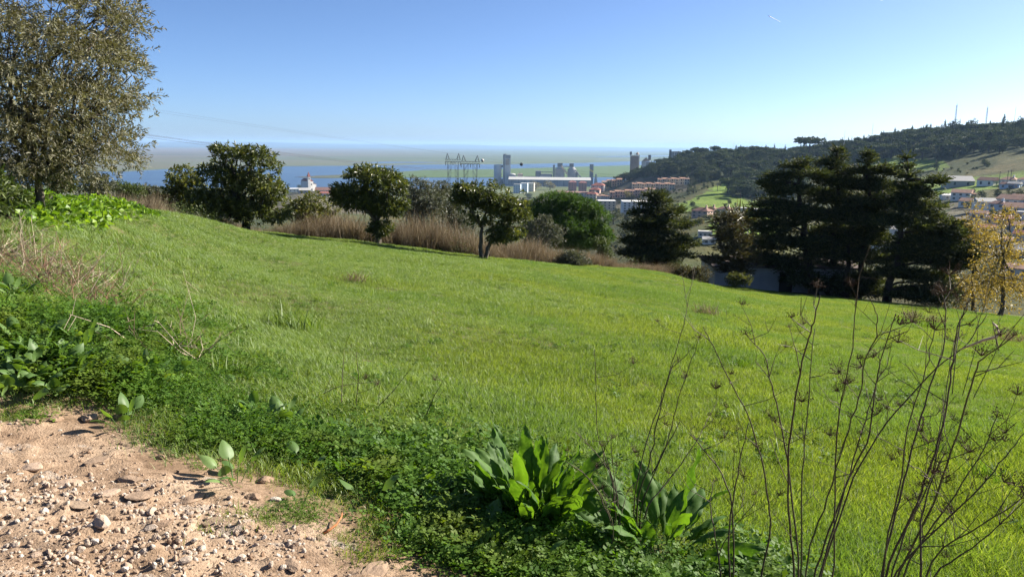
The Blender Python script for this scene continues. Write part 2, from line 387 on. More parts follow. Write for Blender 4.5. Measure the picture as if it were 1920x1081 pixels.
na = noise(t, 1.0, 5, .6, P, (.00030, .0016, 1)); nb = noise(t, 1.0, 5, .6, P, (.0004, .0021, 1)); nc = noise(t, 1, 3, .5, P, (.00012, .00045, 1))
brown = ramp(t, [(.3, (.075, .058, .036)), (.5, (.125, .10, .068)), (.7, (.085, .078, .042))], nb)
green = ramp(t, [(.3, (.06, .08, .028)), (.55, (.09, .105, .045)), (.75, (.12, .115, .062))], nb)
sx = N(t, 'ShaderNodeSeparateXYZ'); t.links.new(P, sx.inputs[0])
mr = N(t, 'ShaderNodeMapRange', i_1=-4500.0, i_2=2500.0); t.links.new(sx.outputs[0], mr.inputs[0])
ml = N(t, 'ShaderNodeMath', operation='MULTIPLY_ADD', i_1=.75, i_2=-.12); t.links.new(mr.outputs[0], ml.inputs[0])
ad = N(t, 'ShaderNodeMath', operation='ADD'); t.links.new(ml.outputs[0], ad.inputs[0]); t.links.new(na, ad.inputs[1])
c = mix(t, brown, green, ramp(t, [(.56, (0, 0, 0)), (.84, (1, 1, 1))], ad.outputs[0]))
c = mix(t, c, (.045, .055, .028), ramp(t, [(.60, (0, 0, 0)), (.66, (.8, .8, .8))], nc))
principled(t, o, c, .95, .05); M_PLAIN = ma
me = mesh('ground', TP, TFl, [M_SOIL, M_HILL, M_PLAIN, plain('far_woodland', (.035, .045, .022), .95, .4, .0006)], mi, {'cover': ('FLOAT_COLOR', np.concatenate([cov, np.ones((len(cov), 1))], 1)), 'dirt': ('FLOAT', dirt)}, smooth=True)
tag(obj('ground', me), kind='structure')

# ------------------------------------------------------------------ river and its low islands
def flat(name, poly, z, mat, thick=0, sub=6):
    pts = []
    for k in range(len(poly)):
        a, b = poly[k], poly[(k + 1) % len(poly)]
        for s in range(sub):
            f = s / sub; x = a[0] + (b[0] - a[0]) * f; y = a[1] + (b[1] - a[1]) * f
            if 0 < f: y += rng.uniform(-.25, .25)
            d = ray(x, y); tt = (z - CAMZ) / d[2]; pts.append((tt * d[0], tt * d[1], z))
    n = len(pts); V = pts + ([(a, b, c - thick) for a, b, c in pts] if thick else [])
    F = [list(range(n))]
    if thick: F += [[k, k + n, (k + 1) % n + n, (k + 1) % n] for k in range(n)]
    me = mesh(name, V, F, mat)
    import bmesh
    bm = bmesh.new(); bm.from_mesh(me); bmesh.ops.recalc_face_normals(bm, faces=bm.faces)
    if bm.faces[0].normal.z < 0 and not thick: bmesh.ops.reverse_faces(bm, faces=bm.faces)
    bm.to_mesh(me); bm.free(); return obj(name, me)
ma, t, o = newmat('river_water'); P = pos(t)
nw = noise(t, 1.0, 4, .6, P, (.08, .25, 1)); nl = noise(t, 1, 3, .5, P, (.0008, .006, 1))
c = ramp(t, [(.35, (.03, .062, .115)), (.65, (.045, .085, .14))], nl)
principled(t, o, c, .35, .5, nw, 1.0, .8); M_WATER = ma
tag(flat('river', [(-700, 312), (-200, 318), (233, 322), (320, 316.5), (506, 312.2), (640, 311), (800, 308.4), (960, 308), (1100, 305.2), (1180, 302.5), (1330, 300), (1330, 345), (1100, 350), (925, 349), (640, 360), (400, 352), (0, 346), (-700, 340)], -99.6, M_WATER), kind='structure')
tag(flat('river', [(1108, 294.6), (1150, 292.6), (1260, 291.4), (1400, 290.6), (1400, 292.6), (1260, 293.2), (1150, 294.4)], -99.5, M_WATER, sub=3), kind='structure')
tag(flat('river', [(650, 305.6), (720, 303.2), (780, 303.6), (840, 304.6), (780, 305.6), (700, 306.2)], -99.5, M_WATER, sub=3), kind='structure')
ma, t, o = newmat('island_meadow'); P = pos(t)
nb = noise(t, 1, 5, .6, P, (.004, .02, 1)); sx = N(t, 'ShaderNodeSeparateXYZ'); t.links.new(P, sx.inputs[0])
mr = N(t, 'ShaderNodeMapRange', i_1=-650.0, i_2=-330.0); t.links.new(sx.outputs[0], mr.inputs[0])
c = mix(t, ramp(t, [(.3, (.06, .055, .035)), (.7, (.11, .095, .06))], nb), ramp(t, [(.3, (.055, .09, .024)), (.7, (.09, .125, .038))], nb), mr.outputs[0])
principled(t, o, c, .95, .05); M_ISL = ma
tag(flat('river_island', [(551, 332), (600, 329.2), (650, 327), (742, 322.6), (800, 318.2), (925, 317), (1100, 312), (1190, 309.5), (1330, 308), (1330, 331), (1100, 332), (925, 332.4), (742, 333), (600, 333.6)], -98.9, M_ISL, .8), kind='structure')

# ------------------------------------------------------------------ haze
ma, t, o = newmat('haze_air'); v = N(t, 'ShaderNodeVolumePrincipled'); v.inputs['Color'].default_value = (.36, .56, .86, 1); v.inputs['Density'].default_value = 5.5e-5
v.inputs['Anisotropy'].default_value = .15
t.links.new(v.outputs[0], o.inputs['Volume'])
tag(MB().box(-30500, 30500, -30500, 30500, -102, 82).obj('haze', ma), kind='stuff', label='pale blue air haze over the river plain and hills')

# ================================================================== foliage helpers
def unit(v): return v / (np.linalg.norm(v, axis=-1, keepdims=True) + 1e-12)
def rdir(n): return unit(rng.normal(size=(n, 3)))
def leaf_mesh(name, P, D, L, W, mat, rnd=None, fold=.18, droop=.0):
    """one four-cornered, slightly folded leaf per row"""
    n = len(P); D = unit(D); Nn = unit(np.cross(D, rdir(n))); S = np.cross(D, Nn)
    L = np.broadcast_to(L, (n,))[:, None]; W = np.broadcast_to(W, (n,))[:, None]
    mid = P + D * L * .48 - Nn * W * fold
    tip = P + D * L + np.array([0, 0, -1.0]) * L * droop
    V = np.stack([P, mid + S * W * .5, tip, mid - S * W * .5], 1).reshape(-1, 3)
    F = np.arange(4 * n).reshape(n, 4)
    if rnd is None: rnd = rng.random(n)
    return mesh(name, V, F, mat, attrs={'rnd': ('FLOAT', np.repeat(rnd, 4))})
def noise3(P, s, seed=0):
    q = P / s
    return (np.sin(q[:, 0] * 1.7 + seed) * np.sin(q[:, 1] * 1.9 + seed * 1.3 + .7 * q[:, 2]) + np.sin(q[:, 2] * 2.1 + seed * .7 + .6 * q[:, 0])
            + .6 * np.sin(q[:, 0] * 3.9 + q[:, 2] * 3.1 + seed) * np.sin(q[:, 1] * 4.3 + 2 * seed)) / 2.6
def lobes_world(lobes, r, base_, depth=1.0):
    out = []
    for k, lb in enumerate(lobes):
        px, py, rx, ry = lb[:4]; dr = lb[4] if len(lb) > 4 else rng.uniform(-.35, .35) * rx * r / FPX
        c = at(px, py, r + dr) - base_; s = (r + dr) / FPX / math.cos(math.atan((px - 960) / FPX))
        out.append((c, np.array([rx * s, max(rx, ry) * s * .85 * depth, ry * s])))
    return out
def sample_lobes(L, n, shell=.4, gap=None, seed=0, gs=.5):
    vol = np.array([np.prod(e) ** (2 / 3) for _, e in L]); vol = np.maximum(vol, vol.mean() * .22); cnt = rng.multinomial(n, vol / vol.sum()); P = []; O = []
    for (c, e), k in zip(L, cnt):
        d = rdir(k); rr = rng.random(k)[:, None] ** shell; P.append(c + d * e * rr); O.append(unit(d / e))
    P = np.concatenate(P); O = np.concatenate(O)
    if gap is not None:
        m_ = noise3(P, gs, seed) + rng.normal(size=len(P)) * .15 > gap; P, O = P[m_], O[m_]
    return P, O
def limb(a, b, ra, rb, n=6, wob=.08):
    a = np.asarray(a, float); b = np.asarray(b, float); t_ = np.linspace(0, 1, n)[:, None]; l = np.linalg.norm(b - a)
    P = a + (b - a) * t_ + np.sin(t_ * math.pi) * rng.normal(size=3) * l * wob + rng.normal(size=(n, 3)) * l * .015 * (t_ > 0) * (t_ < 1)
    P[:, 2] += np.sin(t_[:, 0] * math.pi) * l * .06
    return P, np.linspace(ra, rb, n)
def shoots_to_leaves(P, O, per, slen, up=.25, spread=.75):
    n = len(P); D = unit(O * .7 + rdir(n) * .75 + np.array([0, 0, up])); tpos = rng.random((n, per)) ** .8
    Q = (P[:, None] + D[:, None] * tpos[..., None] * slen).reshape(-1, 3)
    DD = unit(np.repeat(D, per, 0) * .8 + rdir(n * per) * spread); return Q, DD, np.repeat(np.arange(n), per)
BARK = plain('bark_grey', (.12, .10, .08), .95, .5, 9, bstr=.8)
BARK_D = plain('bark_dark', (.05, .042, .035), .95, .5, 7, bstr=.8)
TWIG = plain('dry_twig', (.17, .12, .08), .9, .4, 30)
def make_tree(name, label, cat, bpx, r, lobes, mat, n, per, L, W, slen, bark=BARK, trunk_r=.1, fork=None, gap=-.25, gs=.5, up=.25, spread=.75,
              shell=.4, twigs=40, group=None, droop=.1, depth=1.0, trunks=None, seed=1, fold=.18, twig_r=.012, curve=None):
    b = base(bpx[0], bpx[1], r); root = thing(name, label, cat, b, 0, group); LW = lobes_world(lobes, r, b, depth)
    top = np.mean([c for c, _ in LW], 0)
    trunks = trunks or [((0, 0), fork)]
    mb = MB(); starts = []
    for (ox, oy), fk in trunks:
        f = at(fk[0], fk[1], r) - b if fk is not None else top * np.array([.3, .3, .45])
        P, rr = limb((ox, oy, -.15), f, trunk_r * 1.15, trunk_r * .72, 8, .03)
        rr[0] *= 1.25; mb.tube(P, rr, 9); starts.append(f)
    mb.obj('trunk', bark, root, True)
    mb = MB()
    for c, e in LW:
        s = min(starts, key=lambda q: np.linalg.norm(q - c)); P, rr = limb(s, c, trunk_r * .55, trunk_r * .2, 7, .1); mb.tube(P, rr, 6)
        for k in range(max(2, twigs // len(LW))):
            a = P[rng.integers(3, 7)]; d = rdir(1)[0]; q = c + d * e * rng.uniform(.5, .98)
            PP, r2 = limb(a, q, max(trunk_r * .17, twig_r), twig_r * .5, 5, .12); mb.tube(PP, r2, 4)
    tag(mb.obj('branches', bark, root, True), kind='stuff')
    S, O = sample_lobes(LW, n, shell, gap, seed, gs)
    Q, D, sid = shoots_to_leaves(S, O, per, slen, up, spread)
    k = len(Q); tone = np.clip(rng.random(len(S))[sid] * .55 + rng.random(k) * .45, 0, 1)
    cr = obj('crown', leaf_mesh('crown', Q, D, L * rng.uniform(.65, 1.2, k), W * rng.uniform(.7, 1.2, k), mat, tone, fold, droop), root)
    return root

# ------------------------------------------------------------------ leaf materials
M_OLIVE = leafmat('olive_leaf', [(.0, (.085, .07, .034)), (.45, (.14, .13, .068)), (.8, (.20, .195, .12)), (1, (.30, .31, .25))], .3, .5, .4)
M_OLIVE2 = leafmat('grey_olive_leaf', [(.0, (.05, .055, .035)), (.6, (.10, .11, .075)), (1, (.18, .19, .15))], .25, .5, .4)
M_LOQ = leafmat('loquat_leaf', [(.0, (.036, .05, .016)), (.5, (.075, .092, .026)), (.8, (.125, .145, .034)), (.93, (.24, .23, .05)), (1, (.3, .17, .06))], .38, .4, .45)
M_LOQY = leafmat('yellow_shrub_leaf', [(.0, (.05, .06, .018)), (.5, (.10, .12, .025)), (1, (.24, .22, .04))], .4, .45, .4)
M_PINE = leafmat('pine_needle', [(.0, (.026, .058, .013)), (.5, (.055, .11, .02)), (1, (.095, .165, .032))], .35, .55, .3)
M_CYP = leafmat('cypress_spray', [(.0, (.018, .026, .014)), (.5, (.045, .06, .024)), (.85, (.095, .11, .04)), (1, (.18, .165, .07))], .4, .6, .25)
M_BROWNC = leafmat('dry_conifer_needle', [(.0, (.045, .04, .022)), (.6, (.085, .075, .035)), (1, (.13, .105, .05))], .25, .65, .2)
M_POP = leafmat('autumn_poplar_leaf', [(.0, (.11, .09, .04)), (.45, (.22, .185, .055)), (.8, (.34, .29, .075)), (1, (.44, .40, .18))], .45, .45, .4, tcol=(1.2, 1.0, .4))
M_DRY = leafmat('dry_grass', [(.0, (.085, .066, .042)), (.5, (.165, .13, .085)), (.85, (.26, .21, .14)), (1, (.36, .31, .22))], .3, .7, .2, tcol=(1, .9, .7))
M_GREENSH = leafmat('green_shrub_leaf', [(.0, (.03, .05, .015)), (.6, (.07, .10, .025)), (1, (.13, .16, .045))], .35, .45, .4)
M_VINE = leafmat('lime_creeper_leaf', [(.0, (.05, .11, .012)), (.5, (.13, .24, .018)), (1, (.24, .36, .03))], .5, .45, .4)
M_PALM = leafmat('palm_frond', [(.0, (.03, .032, .014)), (.6, (.065, .062, .022)), (1, (.14, .115, .04))], .25, .5, .4)

# ================================================================== trees along the field
make_tree('olive_tree', 'large silvery olive tree filling the upper left corner above the lime green plants', 'tree', (72, 375), 12.0,
          [(60, 50, 150, 90), (150, 75, 85, 85), (185, 30, 60, 55), (205, 45, 40, 45), (50, 170, 150, 110), (155, 190, 75, 75), (195, 195, 45, 30), (95, 265, 120, 62), (175, 285, 55, 45),
           (205, 250, 30, 45), (-60, 120, 150, 150), (-90, 230, 120, 90), (20, 265, 90, 60), (150, 308, 60, 22), (60, 298, 70, 22), (238, 178, 30, 9), (228, 55, 26, 14), (222, 110, 22, 18)],
          M_OLIVE, 9800, 15, .066, .0145, .22, BARK, .06, (72, 338), gap=-.12, gs=.2, spread=.75, shell=.42, twigs=190, droop=.05, twig_r=.006, seed=3)
LQ = dict(per=9, L=.19, W=.058, slen=.2, gap=.02, gs=.36, spread=.95, up=.1, twigs=46, twig_r=.014)
make_tree('loquat_tree', 'bushy loquat tree with crown almost to the ground, leftmost of three at the field edge', 'tree', (460, 434), 32.0,
          [(435, 298, 36, 20), (475, 312, 42, 30), (420, 342, 45, 35), (480, 350, 46, 40), (440, 375, 55, 34), (400, 372, 40, 34), (490, 385, 38, 32), (505, 360, 22, 30), (415, 290, 14, 14), (430, 404, 36, 16), (515, 392, 26, 18)],
          M_LOQ, 4500, bark=BARK_D, trunk_r=.17, fork=(462, 412), seed=4, **LQ)
make_tree('yellow_shrub', 'yellow-leaved shrub left of the tallest loquat tree', 'shrub', (345, 405), 35.0,
          [(342, 342, 26, 26), (330, 360, 20, 24), (360, 352, 20, 22), (350, 380, 34, 20), (385, 388, 34, 16)], M_LOQY, 1100, 9, .13, .06, .15, BARK_D, .07, gap=-.35, gs=.4, twigs=30, spread=1, seed=8)
make_tree('loquat_tree', 'umbrella-shaped loquat tree with one slim trunk beside its long shadow, between two others', 'tree', (708, 458), 32.0,
          [(688, 336, 46, 20), (655, 355, 28, 22), (728, 350, 34, 28), (690, 362, 48, 22), (738, 378, 24, 22), (642, 372, 20, 16), (672, 380, 32, 14), (722, 386, 30, 14), (716, 424, 15, 11), (704, 430, 9, 8)],
          M_LOQ, 3300, bark=BARK, trunk_r=.12, fork=(706, 418), seed=6, **LQ)
make_tree('loquat_tree', 'loquat tree on two pale diverging stems, nearest the stone pine', 'tree', (904, 482), 32.0,
          [(885, 356, 30, 18), (915, 362, 40, 20), (945, 382, 42, 26), (875, 382, 26, 24), (968, 400, 26, 24), (915, 398, 44, 22), (958, 424, 32, 20), (938, 440, 24, 14), (866, 366, 14, 14)],
          M_LOQ, 3100, bark=BARK, trunk_r=.09, trunks=[((0, 0), (904, 428)), ((.1, .05), (925, 440))], seed=9, **LQ)
make_tree('yellow_shrub', 'low yellow-green shrub between the two left loquat trees', 'shrub', (580, 412), 37.0, [(560, 385, 30, 20), (590, 378, 26, 16), (615, 388, 22, 14), (575, 400, 40, 16)],
          M_LOQY, 900, 9, .11, .05, .15, BARK_D, .06, gap=-.35, gs=.4, twigs=24, spread=1, seed=11)
for k, (lb, lobes, n) in enumerate([('grey olive tree behind the dry grass, right of the slim-trunked loquat', [(782, 352, 20, 18), (778, 378, 32, 34), (808, 372, 26, 28), (795, 408, 42, 28)], 2300),
                                    ('grey olive tree half hidden behind the double-stemmed loquat', [(826, 360, 18, 18), (836, 378, 24, 32), (850, 405, 26, 30), (862, 425, 30, 20)], 1700)]):
    make_tree('grey_olive_tree', lb, 'tree', (795 + 55 * k, 455), 41.0 + k, lobes, M_OLIVE2, n, 9, .12, .035, .22, BARK, .1, gap=-.4, gs=.5, twigs=30, seed=20 + k, group='grey olives behind the dry grass')
make_tree('stone_pine', 'round bright green stone pine between the loquats and the dark cypresses', 'tree', (1065, 500), 60.0,
          [(1050, 378, 44, 16), (1015, 392, 36, 18), (1088, 392, 40, 18), (1055, 400, 60, 22), (1112, 412, 34, 20), (1000, 412, 26, 20), (1050, 425, 70, 24), (1105, 436, 38, 22), (1130, 446, 22, 14), (1010, 436, 34, 18), (1075, 450, 60, 16)],
          M_PINE, 9500, 9, .34, .045, .12, BARK_D, .22, (1062, 445), gap=-.16, gs=.55, spread=1.1, up=.35, twigs=60, shell=.28, seed=31, droop=0)
for k, (lb, bp, r, lobes, mat, n) in enumerate([
    ('silvery shrub standing in front of the stone pine', (1010, 480), 44, [(1000, 425, 18, 14), (1022, 415, 14, 14), (1005, 450, 30, 22), (1040, 440, 22, 18)], M_OLIVE2, 900),
    ('grey-green bush at the field edge below the stone pine', (1076, 503), 37.5, [(1070, 486, 24, 14), (1085, 494, 22, 9), (1055, 492, 14, 9)], M_OLIVE2, 900),
    ('pale leafy sapling right of the stone pine', (1130, 492), 43, [(1128, 462, 12, 16), (1136, 478, 14, 14), (1118, 455, 7, 8)], M_GREENSH, 450),
    ('twiggy shrub at the foot of the brown conifer', (1378, 536), 50, [(1378, 524, 14, 10), (1396, 524, 12, 9)], M_LOQY, 380),
    ('dry brown bramble before the small dark cypress', (1300, 520), 46, [(1285, 510, 18, 10), (1312, 512, 20, 12), (1262, 505, 18, 8)], M_BROWNC, 500),
    ('dark bush in the shade at the foot of the tall cypresses', (1760, 570), 56, [(1745, 560, 22, 12), (1775, 556, 22, 16)], M_GREENSH, 500)]):
    make_tree('shrub', lb, 'shrub', bp, r, lobes, mat, n, 8, .13, .04, .16, BARK_D, .04, gap=-.5, gs=.4, twigs=30, spread=1, seed=40 + k)
# left edge: bushes, creeper, small trees behind the olive
make_tree('shrub', 'dark leafy bush at the left picture edge beside the lime green plants', 'shrub', (20, 405), 10.5, [(2, 368, 20, 20), (-30, 375, 34, 40), (14, 392, 16, 14)], M_GREENSH, 300, 8, .085, .03, .12, BARK_D, .02, gap=-.5, gs=.2, twigs=26, seed=50, twig_r=.005)
for k, (px, py, r, w_, h_, lb) in enumerate([(180, 372, 26, 30, 20, 'low bush under the right side of the big olive'), (235, 372, 34, 34, 12, 'grey bush on the skyline left of the river gap'), (275, 372, 36, 30, 10, 'low grey bush before the river, left of the yellow shrub'),
                                             (110, 352, 22, 16, 12, 'dark round bush behind the olive trunk'), (305, 388, 33, 22, 9, 'twiggy bush in the dry grass left of the yellow shrub')]):
    make_tree('shrub', lb, 'shrub', (px, py), r, [(px - w_ * .4, py - h_, w_ * .6, h_), (px + w_ * .4, py - h_ * .9, w_ * .6, h_ * .8), (px, py - h_ * 1.2, w_ * .5, h_ * .6)], [M_OLIVE2, M_GREENSH][k % 2] if k != 4 else M_BROWNC, 420, 8, .12, .035, .15, BARK_D, .03, gap=-.5, gs=.4, twigs=20, seed=60 + k, group='bushes along the left field edge')
# ------------------------------------------------------------------ dark cypresses
def cypress(label, bpx, r, lobes, n, trunks, tr, mat=M_CYP, name='cypress_tree', L=.21, W=.055, gap=-.22, seed=1, twigs=70, group='dark cypresses right of the field'):
    b = base(bpx[0], bpx[1], r); root = thing(name, label, 'tree', b, 0, group); LW = lobes_world(lobes, r, b, 1.1)
    for (x0, y0, x1, y1) in trunks:
        a = at(x0, y0, r) - b; a[2] = float(H(a[0] + b[0], a[1] + b[1])) - b[2] - .2; e = at(x1, y1, r) - b
        P, rr = limb(a, e, tr, tr * .25, 9, .02); rr[0] *= 1.3; MB().tube(P, rr, 9).obj('trunk', BARK_D, root, True)
    ax = np.array([at(t_[2], t_[3], r) - b for t_ in trunks]); a0 = np.array([at(t_[0], t_[1], r) - b for t_ in trunks])
    mb = MB(); SP = []; SO = []; SD = []
    for c, e in LW:
        k = np.argmin(np.linalg.norm((ax + a0) / 2 - c, axis=1)); tt = np.clip((c[2] - .5 * e[2] - a0[k][2]) / max(ax[k][2] - a0[k][2], .1), .1, 1.0)
        s = a0[k] + (ax[k] - a0[k]) * tt; P, rr = limb(s, c, tr * .35, tr * .12, 6, .06); mb.tube(P, rr, 5)
        for q in range(max(3, twigs // len(LW))):
            d = rdir(1)[0]; d[2] = d[2] * .5 + .1; end = c + d * e * rng.uniform(.7, 1.0); PP, r2 = limb(c, end, .05, .012, 5, .1); mb.tube(PP, r2, 4)
    tag(mb.obj('branches', BARK_D, root, True), kind='stuff')
    subl = []
    for c, e in LW:
        e = e * np.array([.84, .84, .84])
        nk = int(np.clip(5 + e[0] * 4.5, 5, 15))
        for d in rdir(nk): subl.append((c + d * e * np.array([.8, .8, .75]) * rng.uniform(.55, 1), np.array([.36, .36, 0]) * e[0] * rng.uniform(.8, 1.25) + np.array([.1, .1, e[2] * .13 + .05])))
    S, O = sample_lobes(subl, int(n * 2.5), .5, gap - .15, seed, .35)
    per = 11; m_ = len(S); D = unit(O * np.array([1, 1, .12]) + rdir(m_) * np.array([.4, .4, .16]) + np.array([0, 0, .13])); tp = rng.random((m_, per))
    Q = (S[:, None] + D[:, None] * (tp[..., None] - .25) * .55).reshape(-1, 3); DD = unit(np.repeat(D, per, 0) + rdir(m_ * per) * np.array([.45, .45, .3]) + np.array([0, 0, .12])); kk = len(Q)
    tone = np.clip(rng.random(m_)[np.repeat(np.arange(m_), per)] * .6 + rng.random(kk) * .4, 0, 1)
    obj('crown', leaf_mesh('crown', Q, DD, L * rng.uniform(.6, 1.2, kk), W * rng.uniform(.7, 1.2, kk), mat, tone, .1, .03), root)
    return root
cypress('small dark cypress with layered crown standing alone right of the stone pine', (1235, 512), 56, [(1232, 366, 22, 10), (1228, 380, 32, 13), (1256, 396, 34, 11), (1205, 398, 26, 8), (1230, 410, 44, 15), (1268, 420, 40, 12), (1190, 424, 30, 9), (1215, 432, 50, 14), (1262, 446, 50, 13), (1205, 456, 50, 14), (1285, 462, 30, 12), (1240, 476, 70, 16), (1180, 478, 32, 11), (1225, 496, 66, 12)], 4000, [(1235, 512, 1232, 372)], .22, seed=71)
cypress('broad dark cypress, leftmost of the tall group, spreading over the white outbuilding', (1515, 556), 58, [(1505, 303, 18, 5), (1484, 313, 28, 6), (1440, 347, 14, 4), (1420, 385, 14, 4), (1468, 331, 34, 8), (1510, 325, 44, 14), (1450, 345, 24, 6), (1480, 356, 48, 16), (1440, 378, 28, 8), (1470, 390, 56, 16), (1432, 402, 30, 9), (1500, 400, 50, 24), (1455, 425, 56, 18), (1500, 450, 56, 28), (1440, 455, 48, 18), (1420, 478, 26, 12), (1465, 490, 62, 18), (1530, 470, 40, 34), (1500, 520, 40, 20), (1540, 535, 30, 16)], 5200, [(1527, 556, 1500, 305)], .3, seed=73)
cypress('tallest dark cypress with pointed top, second from the left in the group', (1560, 560), 60, [(1570, 284, 6, 8), (1571, 296, 14, 8), (1566, 307, 24, 7), (1545, 306, 16, 4), (1575, 322, 30, 9), (1555, 340, 42, 10), (1590, 345, 44, 14), (1560, 370, 60, 18), (1575, 405, 60, 24), (1560, 440, 60, 24), (1580, 475, 56, 24), (1565, 505, 50, 20), (1540, 525, 40, 16), (1590, 535, 44, 18), (1575, 552, 40, 8)], 5200, [(1562, 560, 1570, 285)], .3, seed=75)
cypress('dark cypress with upswept side branches, third from the left in the group', (1612, 565), 59, [(1630, 289, 5, 9), (1630, 303, 13, 8), (1616, 320, 18, 6), (1638, 322, 24, 7), (1662, 316, 16, 4), (1676, 326, 8, 3), (1630, 347, 38, 12), (1658, 356, 26, 8), (1630, 378, 54, 18), (1640, 415, 56, 22), (1620, 450, 50, 22), (1640, 485, 50, 20), (1620, 520, 44, 18), (1640, 545, 44, 12)], 4600, [(1608, 565, 1630, 292), (1585, 562, 1600, 400)], .22, seed=77)
cypress('dark cypress on a leaning trunk, rightmost of the tall group beside the yellow poplars', (1668, 572), 57, [(1700, 299, 4, 8), (1701, 314, 9, 8), (1704, 330, 16, 7), (1702, 346, 24, 8), (1738, 342, 22, 4), (1762, 336, 12, 3), (1715, 362, 40, 11), (1680, 372, 30, 11), (1720, 388, 54, 13), (1700, 412, 60, 18), (1750, 418, 46, 13), (1775, 436, 36, 10), (1735, 446, 60, 17), (1705, 470, 50, 20), (1780, 462, 44, 13), (1805, 474, 34, 11), (1750, 490, 50, 18), (1795, 498, 34, 14), (1690, 515, 40, 22), (1740, 528, 50, 20), (1720, 552, 50, 14), (1770, 545, 34, 14)], 6200, [(1662, 570, 1702, 305)], .26, seed=79)
cypress('thin brownish conifer with sparse needles before the palm-like tree', (1376, 535), 52, [(1372, 405, 12, 12), (1376, 425, 26, 12), (1360, 445, 28, 12), (1395, 448, 26, 12), (1375, 470, 44, 14), (1345, 488, 34, 12), (1402, 492, 34, 12), (1365, 508, 40, 10)], 560, [(1376, 535, 1374, 400)], .09, M_BROWNC, 'brown_conifer', .26, .045, -.3, 81, 60, None)
# spiky palm-like tree
b = base(1392, 520, 62); root = thing('palm_tree', 'spiky palm-like tree behind the brown conifer', 'palm tree', b)
mb = MB()
for k, (hx, hy) in enumerate([(1385, 415), (1350, 425), (1412, 428)]):
    e = at(hx, hy, 62) - b; P, rr = limb((0, 0, -.2), e, .2, .14, 7, .05); mb.tube(P, rr, 7)
mb.obj('trunk', BARK_D, root, True)
for k, (hx, hy, nn, LL) in enumerate([(1386, 412, 170, 1.45), (1352, 424, 140, 1.35), (1412, 428, 110, 1.2), (1368, 448, 130, 1.3)]):
    e = at(hx, hy, 62) - b; D = rdir(nn); D[:, 2] = np.abs(D[:, 2]) * 1.1 - .25; Pp = e + rng.normal(size=(nn, 3)) * .25
    obj('frond_head', leaf_mesh('frond_head', Pp, D, LL * rng.uniform(.8, 1.15, nn), .13, M_PALM, None, .3, .12), root)
# autumn poplars
PP_ = dict(per=5, L=.095, W=.085, slen=.4, gap=-.15, gs=.6, spread=1.3, shell=.5, twigs=60, droop=.2, twig_r=.02)
make_tree('poplar_tree', 'sparse yellow poplar with pale upright trunk at the right end of the field', 'tree', (1874, 590), 52, [(1888, 405, 12, 12), (1880, 430, 22, 24), (1892, 470, 30, 34), (1862, 480, 26, 30), (1880, 520, 40, 30), (1905, 545, 30, 26), (1855, 550, 34, 26)], M_POP, 2300, bark=BARK, trunk_r=.11, fork=(1880, 480), seed=91, group='yellow poplars', **PP_)
make_tree('poplar_tree', 'yellow poplar partly behind the rightmost dark cypress', 'tree', (1825, 585), 58, [(1822, 408, 26, 22), (1845, 430, 26, 22), (1815, 450, 34, 26), (1848, 470, 30, 30), (1822, 520, 34, 30), (1838, 550, 44, 24), (1805, 560, 30, 18)], M_POP, 2900, bark=BARK, trunk_r=.11, fork=(1828, 500), seed=93, group='yellow poplars', **PP_)

# ------------------------------------------------------------------ white outbuilding under the cypresses
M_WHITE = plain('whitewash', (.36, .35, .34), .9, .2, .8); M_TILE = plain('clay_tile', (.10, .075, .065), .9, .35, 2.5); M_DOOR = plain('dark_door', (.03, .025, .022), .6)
M_GLASS = plain('window_glass', (.05, .07, .09), .15, .2, 1, .6, 0); M_CONC = plain('concrete', (.33, .32, .30), .9, .25, .15)
a = base(1340, 532, 57); c_ = base(1600, 565, 60); dv = c_ - a; ln = float(np.hypot(dv[0], dv[1])); rz = math.atan2(dv[1], dv[0])
root = thing('outbuilding', 'low white outbuilding with a dark doorway in the shade of the cypresses', 'building', (a[0], a[1], min(a[2], c_[2]) - .1), rz)
mb = MB(); zt = 2.4
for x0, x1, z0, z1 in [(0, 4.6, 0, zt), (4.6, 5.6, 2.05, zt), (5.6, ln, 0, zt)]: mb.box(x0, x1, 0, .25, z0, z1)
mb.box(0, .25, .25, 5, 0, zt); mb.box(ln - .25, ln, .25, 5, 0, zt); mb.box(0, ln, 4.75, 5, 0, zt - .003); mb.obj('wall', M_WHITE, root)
mb = MB(); mb.add([(-.3, -.3, zt + .05), (ln + .3, -.3, zt + .05), (ln + .3, 2.5, zt + .4), (-.3, 2.5, zt + .4), (-.3, 5.3, zt + .05), (ln + .3, 5.3, zt + .05), (-.3, -.3, zt - .05), (ln + .3, -.3, zt - .05), (ln + .3, 5.3, zt - .05), (-.3, 5.3, zt - .05)],
                  [(0, 1, 2, 3), (3, 2, 5, 4), (6, 7, 1, 0), (9, 4, 5, 8), (6, 0, 3, 4, 9), (7, 8, 5, 2, 1), (6, 9, 8, 7)]); mb.obj('roof', M_TILE, root)
MB().box(4.62, 5.58, .12, .18, 0, 2.03).obj('door', M_DOOR, root)

